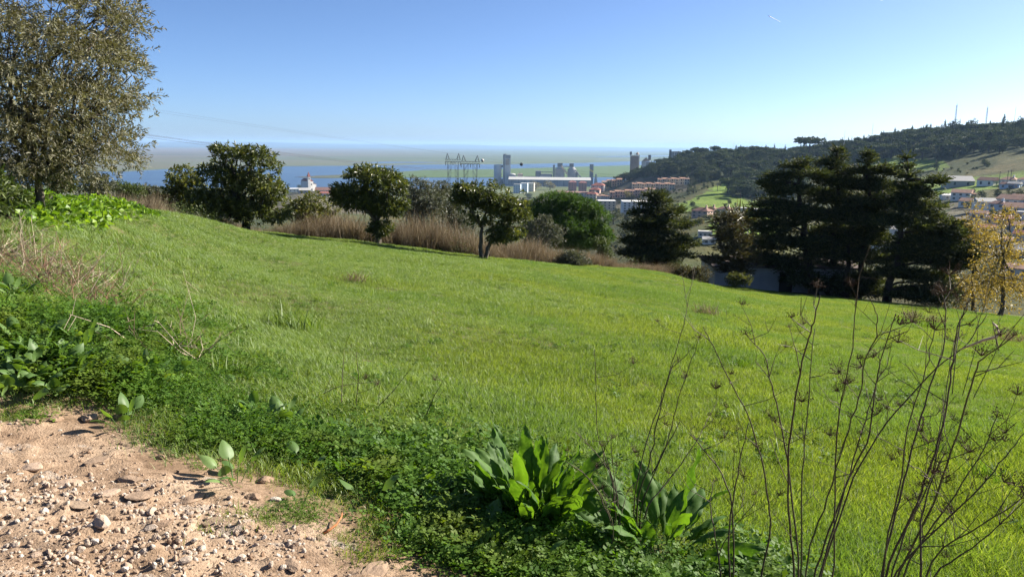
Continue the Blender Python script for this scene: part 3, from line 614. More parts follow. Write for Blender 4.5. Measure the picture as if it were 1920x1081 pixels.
# ================================================================== scattered ground cover
def scatter(name, pts, rot, scl, idx, protos, label):
    me = mesh(name, pts, np.zeros((0, 4), int), [], attrs={'rot': ('FLOAT_VECTOR', rot), 'scl': ('FLOAT', scl), 'idx': ('INT', idx)})
    o = obj(name, me); ng = bpy.data.node_groups.new(name, 'GeometryNodeTree')
    ng.interface.new_socket('Geometry', in_out='INPUT', socket_type='NodeSocketGeometry'); ng.interface.new_socket('Geometry', in_out='OUTPUT', socket_type='NodeSocketGeometry')
    gi = ng.nodes.new('NodeGroupInput'); go = ng.nodes.new('NodeGroupOutput'); jn = ng.nodes.new('GeometryNodeJoinGeometry')
    def na(nm, typ):
        n = ng.nodes.new('GeometryNodeInputNamedAttribute'); n.data_type = typ; n.inputs[0].default_value = nm; return n.outputs[0]
    ra, sa, ia = na('rot', 'FLOAT_VECTOR'), na('scl', 'FLOAT'), na('idx', 'INT')
    for k, pm in enumerate(protos):
        po = bpy.data.objects.new(pm.name, pm)
        oi = ng.nodes.new('GeometryNodeObjectInfo'); oi.inputs[0].default_value = po; oi.inputs['As Instance'].default_value = True
        cp = ng.nodes.new('FunctionNodeCompare'); cp.data_type = 'INT'; cp.operation = 'EQUAL'; cp.inputs[3].default_value = k; ng.links.new(ia, cp.inputs[2])
        ip = ng.nodes.new('GeometryNodeInstanceOnPoints')
        ng.links.new(gi.outputs[0], ip.inputs['Points']); ng.links.new(cp.outputs[0], ip.inputs['Selection']); ng.links.new(oi.outputs['Geometry'], ip.inputs['Instance'])
        ng.links.new(ra, ip.inputs['Rotation']); ng.links.new(sa, ip.inputs['Scale']); ng.links.new(ip.outputs[0], jn.inputs[0])
    ng.links.new(jn.outputs[0], go.inputs[0])
    md = o.modifiers.new('scatter', 'NODES'); md.node_group = ng
    return tag(o, label, kind='stuff')
def blades(name, n, h, w, spread, lean, mat, bend=.5, seg=3, flat=0.0):
    V = []; F = []; RN = []; k = 0
    for _ in range(n):
        x, y = rng.normal(size=2) * spread; a = rng.uniform(0, 2 * math.pi); hh = h * rng.uniform(.55, 1.15); ww = w * rng.uniform(.7, 1.2)
        d = np.array([math.cos(a), math.sin(a), 0]) * rng.uniform(.2, 1) * bend + np.array([lean, lean * .25, 0]); s = np.array([-math.sin(a + 1), math.cos(a + 1), 0]); rn = rng.random()
        for i in range(seg + 1):
            t_ = i / seg; p = np.array([x, y, 0]) + d * hh * t_ ** 1.8 + np.array([0, 0, hh * (t_ - .32 * np.linalg.norm(d) * t_ ** 2.2)])
            wd = ww * (1 - t_ ** 1.6) * .5 + .0004
            V += [p - s * wd, p + s * wd]; RN += [rn, rn]
            if i: F.append((k + 2 * i - 2, k + 2 * i - 1, k + 2 * i + 1, k + 2 * i))
        k += 2 * (seg + 1)
    return mesh(name, V, np.array(F), mat, attrs={'rnd': ('FLOAT', RN)}, smooth=True)
def trefoils(name, n, h, s, spread, mat):
    V = []; F = []; RN = []; k = 0
    for _ in range(n):
        x, y = rng.normal(size=2) * spread; z = h * rng.uniform(.25, 1.1); a0 = rng.uniform(0, 6.28); tilt = rng.normal(size=2) * .35; rn = rng.random(); ss = s * rng.uniform(.7, 1.2)
        for q in range(3):
            a = a0 + q * 2.094; u_ = np.array([math.cos(a), math.sin(a), 0]); v_ = np.array([-math.sin(a), math.cos(a), 0])
            pts = [u_ * .1 * ss, u_ * .6 * ss + v_ * .42 * ss, u_ * ss * .95, u_ * .6 * ss - v_ * .42 * ss]
            for p in pts:
                p = p + np.array([0, 0, p[0] * tilt[0] + p[1] * tilt[1] + .12 * np.linalg.norm(p[:2])]); V.append(np.array([x, y, z]) + p); RN.append(rn)
            F.append((k, k + 1, k + 2, k + 3)); k += 4
    return mesh(name, V, np.array(F), mat, attrs={'rnd': ('FLOAT', RN)})
M_GRASS = leafmat('grass_blade', [(.0, (.06, .095, .022)), (.35, (.135, .19, .036)), (.7, (.23, .29, .058)), (.92, (.38, .41, .16)), (1, (.40, .36, .2))], .5, .5, .28, tcol=(1.08, 1.12, .32), inst=True, patch=((.10, .185, .06), .3, .44, .58, .6))
M_GRASSB = leafmat('blown_grass_blade', [(.0, (.065, .115, .028)), (.5, (.14, .215, .048)), (.85, (.23, .30, .10)), (1, (.38, .42, .24))], .45, .48, .4, tcol=(1.1, 1.1, .35), inst=True)
M_CLOV = leafmat('clover_leaf', [(.0, (.04, .10, .014)), (.6, (.085, .17, .02)), (1, (.17, .26, .035))], .48, .6, .2, tcol=(1.15, 1.15, .3), inst=True, patch=((.16, .20, .03), 2.2, .5, .66, .6))
g1 = [blades('grass_clump', 52, .078, .0052, .085, .0, M_GRASS, .9) for _ in range(3)]
g2 = [blades('grass_clump_blown', 52, .084, .0052, .085, -.45, M_GRASSB, .8, 4) for _ in range(3)]
CLEAR = [(tuple(hit(px_, py_, 1.2, 20)[:2]), rd_) for px_, py_, rd_ in [(1000, 990, .2), (1240, 1050, .34), (1095, 1010, .13), (905, 945, .13), (25, 735, .07), (75, 705, .07), (120, 730, .07), (60, 668, .06), (130, 690, .06), (20, 640, .06), (275, 722, .1), (480, 795, .08), (535, 800, .08), (160, 655, .1), (25, 560, .1), (235, 800, .06), (440, 905, .06)]]
def notclear(x, y):
    k = np.ones(len(x), bool)
    for (cx_, cy_), rd_ in CLEAR: k &= np.hypot(x - cx_, y - cy_) > rd_
    return k
def region_pts(n, x0, x1, y0, y1):
    return rng.uniform(x0, x1, n), rng.uniform(y0, y1, n)
EPOLY = [tuple(at(px_, py_, r_ + 1.5)[:2]) for px_, py_, r_ in EDGE]
FPOLY = [(-9, 2), (-14, 8)] + EPOLY + [(45, 10), (20, -2), (3, .6), (0, 1.5)]
CLOV = [(-400, 520), (0, 560), (200, 600), (380, 660), (520, 740), (640, 800), (820, 870), (1000, 925), (1180, 965), (1330, 1010), (1420, 1081), (1400, 1300), (300, 1300), (-400, 900)]
# density falls with distance as each clump covers fewer pixels; clumps grow a little in step
def radial(n, r0, r1, a0=-.68, a1=.68, pw=1.2):
    u_ = rng.random(n); e = 2 - pw; r = (r0 ** e + (r1 ** e - r0 ** e) * u_) ** (1 / e); a = rng.uniform(a0, a1, n); return r * np.sin(a), r * np.cos(a), r
x, y, r = radial(250000, 1.6, 66, -.68, 1.1, pw=.95)
pxx, pyy = proj(np.stack([x, y, H(x, y)], 1)); rd = road_depth(x, y)
k = inpoly(x, y, FPOLY) & (rd < -.12)
incl = inpoly(pxx + rng.normal(size=len(x)) * 30 + (vnoise(x, y, .6, 30) - .5) * 160, pyy + rng.normal(size=len(x)) * 18 + (vnoise(x, y, .5, 29) - .5) * 90, CLOV)
k &= ~(incl & (rng.random(len(x)) < .80))
k &= notclear(x, y)
k &= vnoise(x, y, .5, 31) + rng.random(len(x)) * .5 > .28
x, y, r, pxx, pyy = x[k], y[k], r[k], pxx[k], pyy[k]
blown = sstep(1150, 500, pxx + (vnoise(x, y, 2.2, 33) - .5) * 700) > rng.random(len(x))
n = len(x); idx = np.where(blown, 3, 0) + rng.integers(0, 3, n)
rot = np.stack([rng.normal(size=n) * .1, rng.normal(size=n) * .1, np.where(blown, rng.normal(size=n) * .5, rng.uniform(0, 6.28, n))], 1)
scl = .8 * (.58 + .55 * vnoise(x, y, 1.7, 34) + .22 * vnoise(x, y, .6, 35)) * (.85 + .3 * rng.random(n)) * (1 + .25 * sstep(12, 40, r)) * np.where(vnoise(x, y, 3.2, 36) > .74, 1.25, 1)
scatter('grass', np.stack([x, y, H(x, y) - .01], 1), rot, scl, idx, g1 + g2, 'short bright green grass covering the sloping field')
# small broad-leaved weeds mixed into the field
wd = [trefoils('field_weed', 14, .05, .035, .05, mt) for mt in (M_CLOV, M_CLOV)] + [blades('field_tuft', 30, .17, .007, .04, -.1, M_GRASSB, .7, 3)]
x, y, r = radial(20000, 3, 60, -.68, 1.0, pw=1.0); k = inpoly(x, y, FPOLY) & (road_depth(x, y) < -.3) & (vnoise(x, y, 1.1, 37) + .4 * vnoise(x, y, .35, 38) > .80); x, y = x[k], y[k]; n = len(x)
scatter('field_weeds', np.stack([x, y, H(x, y)], 1), np.stack([rng.normal(size=n) * .15, rng.normal(size=n) * .15, rng.uniform(0, 6.28, n)], 1), rng.uniform(.4, 1.0, n), rng.choice(3, n, p=[.4, .2, .4]), wd, 'small broad-leaved weeds and taller tufts mixed through the field')
# low clover along the track
cl = [trefoils('clover_patch', 60, .095, s_, .09, M_CLOV) for s_ in (.013, .017, .021)]
x, y, r = radial(30000, 1.5, 9.5, -.9, .75, pw=.9)
pxx, pyy = proj(np.stack([x, y, H(x, y)], 1)); rd = road_depth(x, y)
k = inpoly(pxx + rng.normal(size=len(x)) * 40 + (vnoise(x, y, .6, 30) - .5) * 160, pyy + rng.normal(size=len(x)) * 26 + (vnoise(x, y, .5, 29) - .5) * 90, CLOV) & (rd < .10) & (y > .5)
k &= (rd < -.5) | (vnoise(x, y, .22, 41) + .3 * vnoise(x, y, .6, 40) > .45 + .6 * sstep(-.5, .1, rd))
k &= notclear(x, y)
k &= ~((rd > -.55) & (vnoise(x, y, .38, 42) > .72))
x, y, rd = x[k], y[k], rd[k]; n = len(x)
scl = (.4 + 1.0 * vnoise(x, y, .5, 43)) * (.42 + .58 * sstep(-.05, .5, -rd)) * rng.uniform(.6, 1.3, n)
scatter('clover', np.stack([x, y, H(x, y) - .012], 1), np.stack([rng.normal(size=n) * .12, rng.normal(size=n) * .12, rng.uniform(0, 6.28, n)], 1), scl, rng.integers(0, 3, n), cl, 'dark green clover mat between the dirt track and the grass field')
# thin grass tufts among clover and track edge
x, y, r = radial(9000, 1.5, 7, -.9, .6, pw=.8); rd = road_depth(x, y); k = (rd < .28) & (rd > -1.5) & (vnoise(x, y, .3, 45) > .5 + .25 * sstep(-.1, .28, rd)) & (y > .5); x, y = x[k], y[k]; n = len(x)
scatter('verge_grass', np.stack([x, y, H(x, y) - .01], 1), np.stack([rng.normal(size=n) * .2, rng.normal(size=n) * .2, rng.uniform(0, 6.28, n)], 1), rng.uniform(.35, .75, n), rng.integers(0, 3, n), g1, 'thin grass tufts along the edge of the dirt track')
# ------------------------------------------------------------------ tall dry grass beyond the trees
dg = [blades('dry_grass_clump', 30, 1.5, .02, .18, b_, M_DRY, .42, 4) for b_ in (.05, .3, -.25)]
DRYB = [(200, 372, 22, 8), (330, 400, 28, 7), (460, 430, 34, 6), (560, 440, 34.5, 7), (708, 456, 34, 7), (905, 480, 34, 7), (1075, 498, 38, 6), (1240, 511, 44, 4), (1330, 533, 50, 2)]
P = []
for (a, b_) in zip(DRYB[:-1], DRYB[1:]):
    m_ = int(720 * math.hypot(*(at(a[0], a[1], a[2]) - at(b_[0], b_[1], b_[2]))[:2]) / 8); f = rng.random(m_)
    pr = (a[2] + (b_[2] - a[2]) * f) + rng.random(m_) ** 1.2 * (a[3] + (b_[3] - a[3]) * f); P.append(at(a[0] + (b_[0] - a[0]) * f, np.full(m_, 430.), pr))
P = np.concatenate(P); P[:, 2] = H(P[:, 0], P[:, 1]) - .03; n = len(P)
pxx, _y = proj(P); tall = .40 + .6 * sstep(480, 620, pxx) * (1 - .55 * sstep(990, 1120, pxx)) - .18 * sstep(820, 900, pxx)
scatter('dry_grass', P, np.stack([rng.normal(size=n) * .13, rng.normal(size=n) * .13, rng.uniform(0, 6.28, n)], 1), tall * (.45 + .9 * vnoise(P[:, 0], P[:, 1], 2.2, 51)) * rng.uniform(.6, 1.2, n), rng.integers(0, 3, n), dg, 'tall brown dry grass behind the loquat trees along the field edge')
# green scrub mixed into the dry grass
k = (vnoise(P[:, 0], P[:, 1], 2.6, 53) > .62) & (rng.random(n) < .35); Q = P[k]; m_ = len(Q)
S_ = np.repeat(Q, 60, 0) + rng.normal(size=(m_ * 60, 3)) * np.array([.35, .35, 0]); S_[:, 2] += np.abs(rng.normal(size=len(S_))) * .33 + .05
tag(obj('bank_scrub', leaf_mesh('bank_scrub', S_, rdir(len(S_)) + np.array([0, 0, .4]), .09 * rng.uniform(.6, 1.3, len(S_)), .03, M_GREENSH, None)), 'low green scrub mixed into the dry grass bank', kind='stuff')
# yellow-green creeper leaves under the olive
CRP = [(25, 340), (60, 362), (140, 368), (230, 380), (330, 405), (300, 412), (210, 418), (190, 440), (120, 432), (50, 425), (25, 400)]
nl = 90000; rr_ = np.sqrt(rng.uniform(36, 480, nl)); aa_ = rng.uniform(-.64, -.38, nl); P = np.stack([rr_ * np.sin(aa_), rr_ * np.cos(aa_), np.zeros(nl)], 1); P[:, 2] = H(P[:, 0], P[:, 1])
u_, v_ = proj(P); k_ = inpoly(u_ + rng.normal(size=nl) * 5, v_ + rng.normal(size=nl) * 4, CRP); P = P[k_][:9000]; nl = len(P); P[:, 2] += rng.uniform(.02, .14, nl)
D = rdir(nl); D[:, 2] = D[:, 2] * .4 + .25
keep = vnoise(P[:, 0], P[:, 1], .6, 52) + rng.random(nl) * .4 > .5
tag(obj('creeper', leaf_mesh('creeper', P[keep], D[keep], .10 * rng.uniform(.6, 1.3, keep.sum()), .085 * rng.uniform(.7, 1.2, keep.sum()), M_VINE, None, .1, .1)), 'lime green broad-leaved ground cover under the olive tree', kind='stuff')

# ================================================================== stones on the track
def stone_mesh(name, mat, seed, flat_=.7, sub=2, sharp=.32):
    import bmesh
    bm = bmesh.new(); bmesh.ops.create_icosphere(bm, subdivisions=sub, radius=.5); g = np.random.default_rng(seed)
    cuts = [(unit(g.normal(size=3)), g.uniform(.26, .44)) for _ in range(9)]
    for v in bm.verts:
        p = np.array(v.co)
        for nn, dd in cuts:
            e = p @ nn - dd
            if e > 0: p = p - nn * e * .93
        p = p * np.array([1.15, .9, flat_]) + g.normal(size=3) * .012; v.co = p
    me = bpy.data.meshes.new(name); bm.to_mesh(me); bm.free(); me.materials.append(mat); return me
def stone_mat(name, c, var):
    ma, t, o = newmat(name); tc = N(t, 'ShaderNodeTexCoord').outputs['Object']; n = noise(t, 3.5, 6, .65, tc); rn = N(t, 'ShaderNodeObjectInfo').outputs['Random']
    cc = mix(t, ramp(t, [(.3, tuple(v * .72 for v in c)), (.7, c)], n), ramp(t, [(0, tuple(1 - var * q for q in (.5, .8, 1))), (1, (1, 1, 1))], rn), 1, 'MULTIPLY')
    principled(t, o, cc, .9, .2, n, .5, .02); return ma
M_LIME = stone_mat('pale_limestone', (.49, .43, .36), .5); M_BRN = stone_mat('brown_stone', (.30, .22, .155), .35)
SM = [stone_mesh('stone', M_LIME, 100 + k, .6 + .06 * k) for k in range(6)]; SB = [stone_mesh('stone', M_BRN, 200 + k, .55 + .08 * k, 3) for k in range(4)]
SB3 = [stone_mesh('clod', M_BRN, 300 + k, .7, 1) for k in range(3)]
def zr(x, y): return float(zroad(x, y)[0])
# gravel: tiny chips nobody could count
n = 42000; x, y = region_pts(n, -5.5, .8, 1.2, 5.5); rd = road_depth(x, y); pxx, pyy = proj(np.stack([x, y, H(x, y)], 1))
dens = .06 + .95 * sstep(790, 1060, pyy - .35 * (pxx - 100) + (vnoise(x, y, .5, 61) - .5) * 260)
k = (rd > .06) & (rng.random(n) < dens); x, y = x[k], y[k]; n = len(x)
scatter('gravel', np.stack([x, y, zroad(x, y) + .001], 1), rng.uniform(0, 6.28, (n, 3)), .007 + .024 * rng.random(n) ** 2.6, rng.integers(0, 5, n), SM[:5], 'fine pale gravel scattered over the dirt track')
n = 30000; x, y = region_pts(n, -5.5, .9, 1.2, 5.6); rd = road_depth(x, y); k = (rd > -.15) & (rng.random(n) < .25 + .75 * sstep(.45, .75, vnoise(x, y, .4, 62))); x, y = x[k], y[k]; n = len(x)
scatter('dirt_clods', np.stack([x, y, zroad(x, y) + .001], 1), rng.uniform(0, 6.28, (n, 3)), .006 + .026 * rng.random(n) ** 3, rng.integers(0, 3, n), SB3, 'brown dirt crumbs and small stones littering the track')
# the larger stones along the verge
STN = []
for px_, py_, wpx, mset, lab in [
    (168, 786, 44, 1, 'rounded tan boulder against the clover at the track edge, largest at the upper left'), (222, 783, 22, 1, 'small tan stone right of the rounded boulder at the track edge'),
    (105, 788, 26, 1, 'brown stone in the crumbling bank left of the rounded boulder'), (62, 796, 24, 1, 'flat brown stone below the shaded bank at far left'), (92, 779, 18, 1, 'smaller brown stone above its neighbour on the crumbling bank'),
    (706, 1070, 74, 1, 'large flat tan rock cut by the bottom edge where clover meets the track'), (499, 902, 34, 1, 'tan block stone set in the clover edge mid way along the track'),
    (474, 934, 30, 1, 'round tan stone casting a dark shadow at the clover edge'), (519, 938, 24, 0, 'pale angular stone right of the round tan stone'), (467, 843, 22, 1, 'tan stone half sunk in sparse grass above the track'),
    (548, 1072, 44, 1, 'broad low stone at the bottom of the picture on bare dirt'), (604, 1012, 30, 1, 'flattish brown stone on the dirt near the orange root'), (612, 976, 18, 1, 'little tan stone above the flattish brown stone'),
    (180, 868, 40, 1, 'flat slab of grey-brown rock lying on bare dirt left of centre'), (120, 916, 60, 0, 'broad pale slab embedded flush in the track'), (265, 945, 48, 1, 'embedded tan rock in the middle of the bare track'),
    (200, 935, 44, 0, 'pale embedded slab left of the tan rock'), (285, 968, 30, 0, 'grey angular chip standing on edge on the dirt'), (190, 1005, 46, 0, 'cluster-topping white limestone lump in the gravel'),
    (285, 1005, 26, 0, 'white limestone lump right of the gravel cluster'), (330, 838, 30, 1, 'reddish flat shard in the grass above the track'), (360, 940, 52, 1, 'broad flat tan rock embedded right of the bare middle track'), (245, 905, 50, 1, 'broad flat grey-brown plate of rock above the embedded tan rock'), (60, 880, 46, 0, 'flat pale plate of rock at the left edge of the bare track'), (300, 1000, 40, 1, 'flat tan plate below the grey chip'), (150, 960, 44, 1, 'flat brown plate between slab and gravel'), (400, 985, 40, 1, 'flat brown plate near the clover fringe'), (300, 858, 20, 1, 'dark brown stone below the reddish shard'),
    (432, 1022, 20, 0, 'white chip upright on dirt near the clover'), (352, 1068, 26, 0, 'white pebble lump at the bottom edge of the gravel')]:
    p = hit(px_, py_, 1.2, 12); s = wpx / FPX * float(np.linalg.norm(p - np.array([0, 0, CAMZ]))) * .9
    fl = .35 if any(q in lab for q in ('flat', 'slab', 'broad', 'embedded')) else .75
    o = obj('stone', (SB[(px_ // 7) % 4] if mset else SM[(px_ // 5) % 6]), None, (p[0], p[1], max(p[2], zr(p[0], p[1])) + s * fl * .12), (rng.normal() * .1, rng.normal() * .1, rng.uniform(0, 6.28))); o.scale = (s, s * .8, s * fl)
    tag(o, lab, 'stone'); STN.append((px_, py_, lab))
# loose pebbles one can pick out
n = 5200; x, y = region_pts(n, -5, .6, 1.4, 5.2); rd = road_depth(x, y); pxx, pyy = proj(np.stack([x, y, H(x, y)], 1))
dens = .05 + .85 * sstep(820, 1060, pyy - .3 * (pxx - 100) + (vnoise(x, y, .5, 61) - .5) * 200)
k = (rd > .12) & (rng.random(n) < dens) & (pxx > -20) & (pyy < 1090); x, y, pxx, pyy = x[k][:230], y[k][:230], pxx[k][:230], pyy[k][:230]
PB = {}
order = np.argsort([min(math.hypot(a[0] - u__, (a[1] - v__) * 1.3) for a in STN) for u__, v__ in zip(pxx, pyy)])
for i in order:
    s = .015 + .038 * rng.random() ** 2.0 * (.35 + .65 * float(sstep(850, 1050, pyy[i] - .3 * (pxx[i] - 100))))
    o = obj('pebble', SM[i % 6], None, (x[i], y[i], zr(x[i], y[i]) + s * .02), (rng.normal() * .25, rng.normal() * .25, rng.uniform(0, 6.28))); o.scale = (s, s * rng.uniform(.8, 1.1), s)
    q = min(STN, key=lambda a: math.hypot(a[0] - pxx[i], (a[1] - pyy[i]) * 1.3)); dx, dy = pxx[i] - q[0], pyy[i] - q[1]
    sd_ = ('right of' if dx > 0 else 'left of') if abs(dx) > abs(dy) else ('below' if dy > 0 else 'above'); key = (sd_, q[2]); PB[key] = PB.get(key, 0) + 1
    if PB[key] > 32: bpy.data.objects.remove(o); continue
    head = ' '.join(q[2].split()[:5]).rstrip(','); oc = ('nearest', 'second', 'third', 'fourth', 'fifth', 'sixth', 'seventh', 'eighth', 'ninth', 'tenth', 'eleventh', 'twelfth', 'thirteenth', 'fourteenth', 'fifteenth', 'sixteenth', 'seventeenth', 'eighteenth', 'nineteenth', 'twentieth', 'twenty-first', 'twenty-second', 'twenty-third', 'twenty-fourth', 'twenty-fifth', 'twenty-sixth', 'twenty-seventh', 'twenty-eighth', 'twenty-ninth', 'thirtieth', 'thirty-first', 'thirty-second')[min(PB[key], 32) - 1]
    tag(o, '%s pale pebble %s the %s' % (oc, sd_, head), 'pebble', 'loose pebbles on the dirt track')
# orange root curling out of the verge
pts = np.array([hit(a, b_, 1.2, 9) for a, b_ in [(606, 1002), (618, 1001), (632, 996), (641, 988), (642, 978)]]); pts[:, 2] += np.array([.01, .02, .035, .05, .045])
tag(MB().tube(pts, [.006, .006, .005, .004, .002], 6).obj('root', plain('orange_root', (.42, .17, .07)), None, True), 'thin orange root curling out of the dirt at the clover edge', 'root')

# ================================================================== far trees
def proto_tree(name, kind, n, mat, seed):
    """crown and trunk of a unit tree: width 1, height 1"""
    global rng
    sv = rng; rng = np.random.default_rng(seed)
    if kind == 'umbrella': L = [(np.array([x * .27, y * .27, .80 + q]), np.array([.24, .24, .13])) for x, y, q in [(-1, 0, 0), (1, .1, 0), (0, 1, .0), (0, -1, 0), (0, 0, .06), (.6, -.6, -.03), (-.6, .6, -.02)]]; tt = .72
    elif kind == 'conic': L = [(np.array([rng.normal() * .03, rng.normal() * .03, z]), np.array([wd, wd, .11])) for z, wd in [(.22, .42), (.36, .40), (.5, .34), (.64, .26), (.78, .18), (.9, .09)]]; tt = .9
    else: L = [(np.array([math.cos(a) * .22, math.sin(a) * .22, z]), np.array([.26, .26, .2])) for a, z in zip(np.arange(9) * 2.4, (.3, .38, .5, .62, .7, .45, .55, .78, .35))]; tt = .55
    S, O = sample_lobes(L, n, .4, -.45, seed, .12); D = unit(O + rdir(len(S)) * .8)
    cr = leaf_mesh(name + '_crown', S - D * .04, D, .11 * rng.uniform(.7, 1.2, len(S)), .075, mat, np.clip(.5 * rng.random(len(S)) + .5 * (noise3(S, .15, seed) * .5 + .5), 0, 1), .2, 0)
    mb = MB(); mb.tube([(0, 0, -.06), (.01, 0, tt * .5), (0, .01, tt)], [.035, .028, .012], 6)
    for c, e in L[:6]: mb.tube([(0, 0, tt * .6), tuple(c)], [.016, .006], 4)
    tr = mb.me(name + '_trunk', BARK_D); rng = sv; return tr, cr
F_D = leafmat('far_pine', [(0, (.018, .03, .014)), (.4, (.034, .05, .02)), (.75, (.06, .08, .03)), (1, (.11, .12, .045))], .2, .7, .2, inst=True)
F_O = leafmat('far_olive', [(0, (.05, .06, .03)), (.6, (.085, .095, .05)), (1, (.13, .14, .08))], .25, .7, .2, inst=True)
F_Y = leafmat('far_autumn', [(0, (.11, .10, .045)), (.6, (.18, .155, .07)), (1, (.25, .20, .09))], .3, .7, .2, inst=True)
PT = {'umbrella': proto_tree('umbrella', 'umbrella', 620, F_D, 1), 'conic': proto_tree('conic', 'conic', 420, F_D, 2), 'round': proto_tree('round', 'round', 520, F_D, 3), 'olive': proto_tree('olive', 'round', 420, F_O, 4), 'autumn': proto_tree('autumn', 'round', 420, F_Y, 5)}
def far_tree(kind, px, py, wpx, hpx, label, name, group, r=None):
    p = hit(px, py, 90) if r is None else base(px, py, r)
    s = float(np.hypot(p[0], p[1])) / FPX / math.cos(math.atan((px - 960) / FPX)) ; root = thing(name, label, 'tree', p, rng.uniform(0, 6.28), group)
    sc_ = (wpx * s, wpx * s, hpx * s)
    for nm, me in zip(('trunk', 'crown'), PT[kind]):
        c = obj(nm, me, root); c.scale = sc_
    return root
NT = ['spreading', 'small', 'broad', 'tall', 'dense', 'lone', 'ragged', 'low']
for k, (kind, px, py, w_, h_, r, lb) in enumerate([
    ('umbrella', 1517, 285, 46, 28, 880, 'large umbrella pine on the ridge skyline, widest crown of all on the hill'), ('umbrella', 1340, 296, 19, 15, 940, 'small round umbrella pine alone on the ridge skyline left of the mast'),
    ('umbrella', 1305, 300, 20, 15, 955, 'flat-topped pine above the gap near the block with the dark tower'), ('umbrella', 1318, 299, 18, 13, 950, 'flat-topped pine directly right of the first flat-topped ridge pine'),
    ('umbrella', 1288, 303, 17, 12, 960, 'flat-topped pine nearest the block with the dark tower'), ('umbrella', 1392, 290, 16, 12, 920, 'low umbrella pine right of the skyline mast'),
    ('umbrella', 1412, 289, 30, 13, 915, 'broad low umbrella pine in the middle of the ridge'), ('umbrella', 1437, 287, 21, 12, 910, 'umbrella pine right of the broad low one'),
    ('conic', 1472, 283, 9, 15, 900, 'slim leaning dark pine between umbrella pines on the ridge'), ('umbrella', 1548, 281, 11, 12, 890, 'small pine right of the widest umbrella pine'),
    ('umbrella', 1566, 277, 16, 10, 900, 'low pine on the ridge left of the slim masts'), ('conic', 1596, 275, 5, 14, 900, 'slim pointed cypress on the ridge skyline'), ('umbrella', 1607, 272, 12, 13, 900, 'round pine right of the pointed skyline cypress'),
    ('round', 1625, 268, 15, 14, 900, 'bushy ridge tree below the slim middle mast'), ('conic', 1652, 264, 6, 13, 900, 'narrow ridge tree right of the slim middle mast'), ('round', 1672, 261, 9, 12, 900, 'small round ridge tree above the wood'),
    ('round', 1706, 257, 12, 15, 900, 'round ridge tree on the skyline above the tallest cypress'), ('round', 1724, 255, 11, 13, 900, 'ridge tree right of the round one above the cypress'), ('round', 1739, 253, 9, 15, 900, 'upright ridge tree left of the tall mast'),
    ('conic', 1770, 248, 8, 18, 900, 'pointed tree close to the foot of the tall mast'), ('round', 1785, 247, 14, 18, 900, 'dense dark tree at the foot of the tall mast'), ('conic', 1798, 246, 5, 16, 900, 'thin tree right of the tall mast'),
    ('round', 1820, 245, 16, 16, 900, 'dome-shaped tree between the two right masts'), ('conic', 1880, 242, 13, 17, 900, 'pointed dark tree left of the rightmost mast'), ('round', 1912, 241, 12, 14, 900, 'skyline tree at the right picture edge'),
    ('round', 1790, 321, 0, 0, 700, '')]):
    if lb: far_tree(kind, px, py, w_ * 1.1, h_ + 8, lb, 'ridge_tree' if kind != 'umbrella' else 'umbrella_pine', 'trees on the ridge skyline', r)
for kind, px, py, w_, h_, lb in [
    ('conic', 1755, 318, 13, 14, 'dark pointed tree standing in the bright green hillside field'), ('round', 1845, 311, 10, 10, 'blue-green round tree where the hill track bends'), ('round', 1695, 303, 14, 6, 'low dark bush at the top of the green hillside field'),
    ('round', 1180, 378, 17, 17, 'pale tree before the pinkish terraces') if False else ('autumn', 1178, 376, 20, 19, 'pale yellowish tree before the pinkish terraces'), ('autumn', 1003, 357, 30, 18, 'tan autumn tree below the long storage hall'), ('autumn', 1031, 356, 26, 18, 'second tan autumn tree below the storage hall, nearer the brick blocks'),
    ('round', 1185, 407, 26, 13, 'round dark bush before the white apartment block'), ('round', 1310, 424, 16, 15, 'dark rounded tree below the pink villa'), ('olive', 1330, 412, 26, 12, 'grey tree right below the pink villa'), ('round', 990, 372, 20, 12, 'dark round tree below the bluish flats'),
    ('round', 1845, 388, 16, 14, 'dark tree between the hill houses and the poplars'), ('olive', 1826, 382, 22, 13, 'grey-green bush left of the houses on the hill'), ('round', 1870, 372, 12, 13, 'dark tree before the long orange roof'), ('olive', 1905, 368, 26, 10, 'low grey bushes above the long orange roof'), ('round', 1840, 372, 14, 12, 'dark tree right of the white orange-roofed house'),
    ('olive', 1150, 420, 40, 28, 'grey olive mass between stone pine and cypress'), ('olive', 1170, 450, 36, 28, 'grey olive below the white apartment block'), ('round', 1134, 372, 10, 10, 'dark clump between the orange terrace and pink houses'), ('round', 1885, 405, 14, 12, 'tree between the lower hill houses'), ('olive', 1888, 455, 18, 16, 'grey tree among the red roofs behind the poplars'),
    ('round', 1140, 352, 18, 12, 'dark tree left of the orange terrace'), ('round', 1355, 408, 20, 12, 'dark hedge tree before the cream villa'), ('olive', 1300, 362, 24, 12, 'grey bush at the right end of the upper terrace'),
    ('round', 636, 358, 8, 12, 'small dark tree right of the church'), ('round', 618, 356, 8, 12, 'slim tree close to the church wall'), ('round', 562, 355, 12, 9, 'dark tree left of the church')]:
    far_tree(kind, px, py, w_, h_, lb, 'valley_tree', 'trees in the valley')
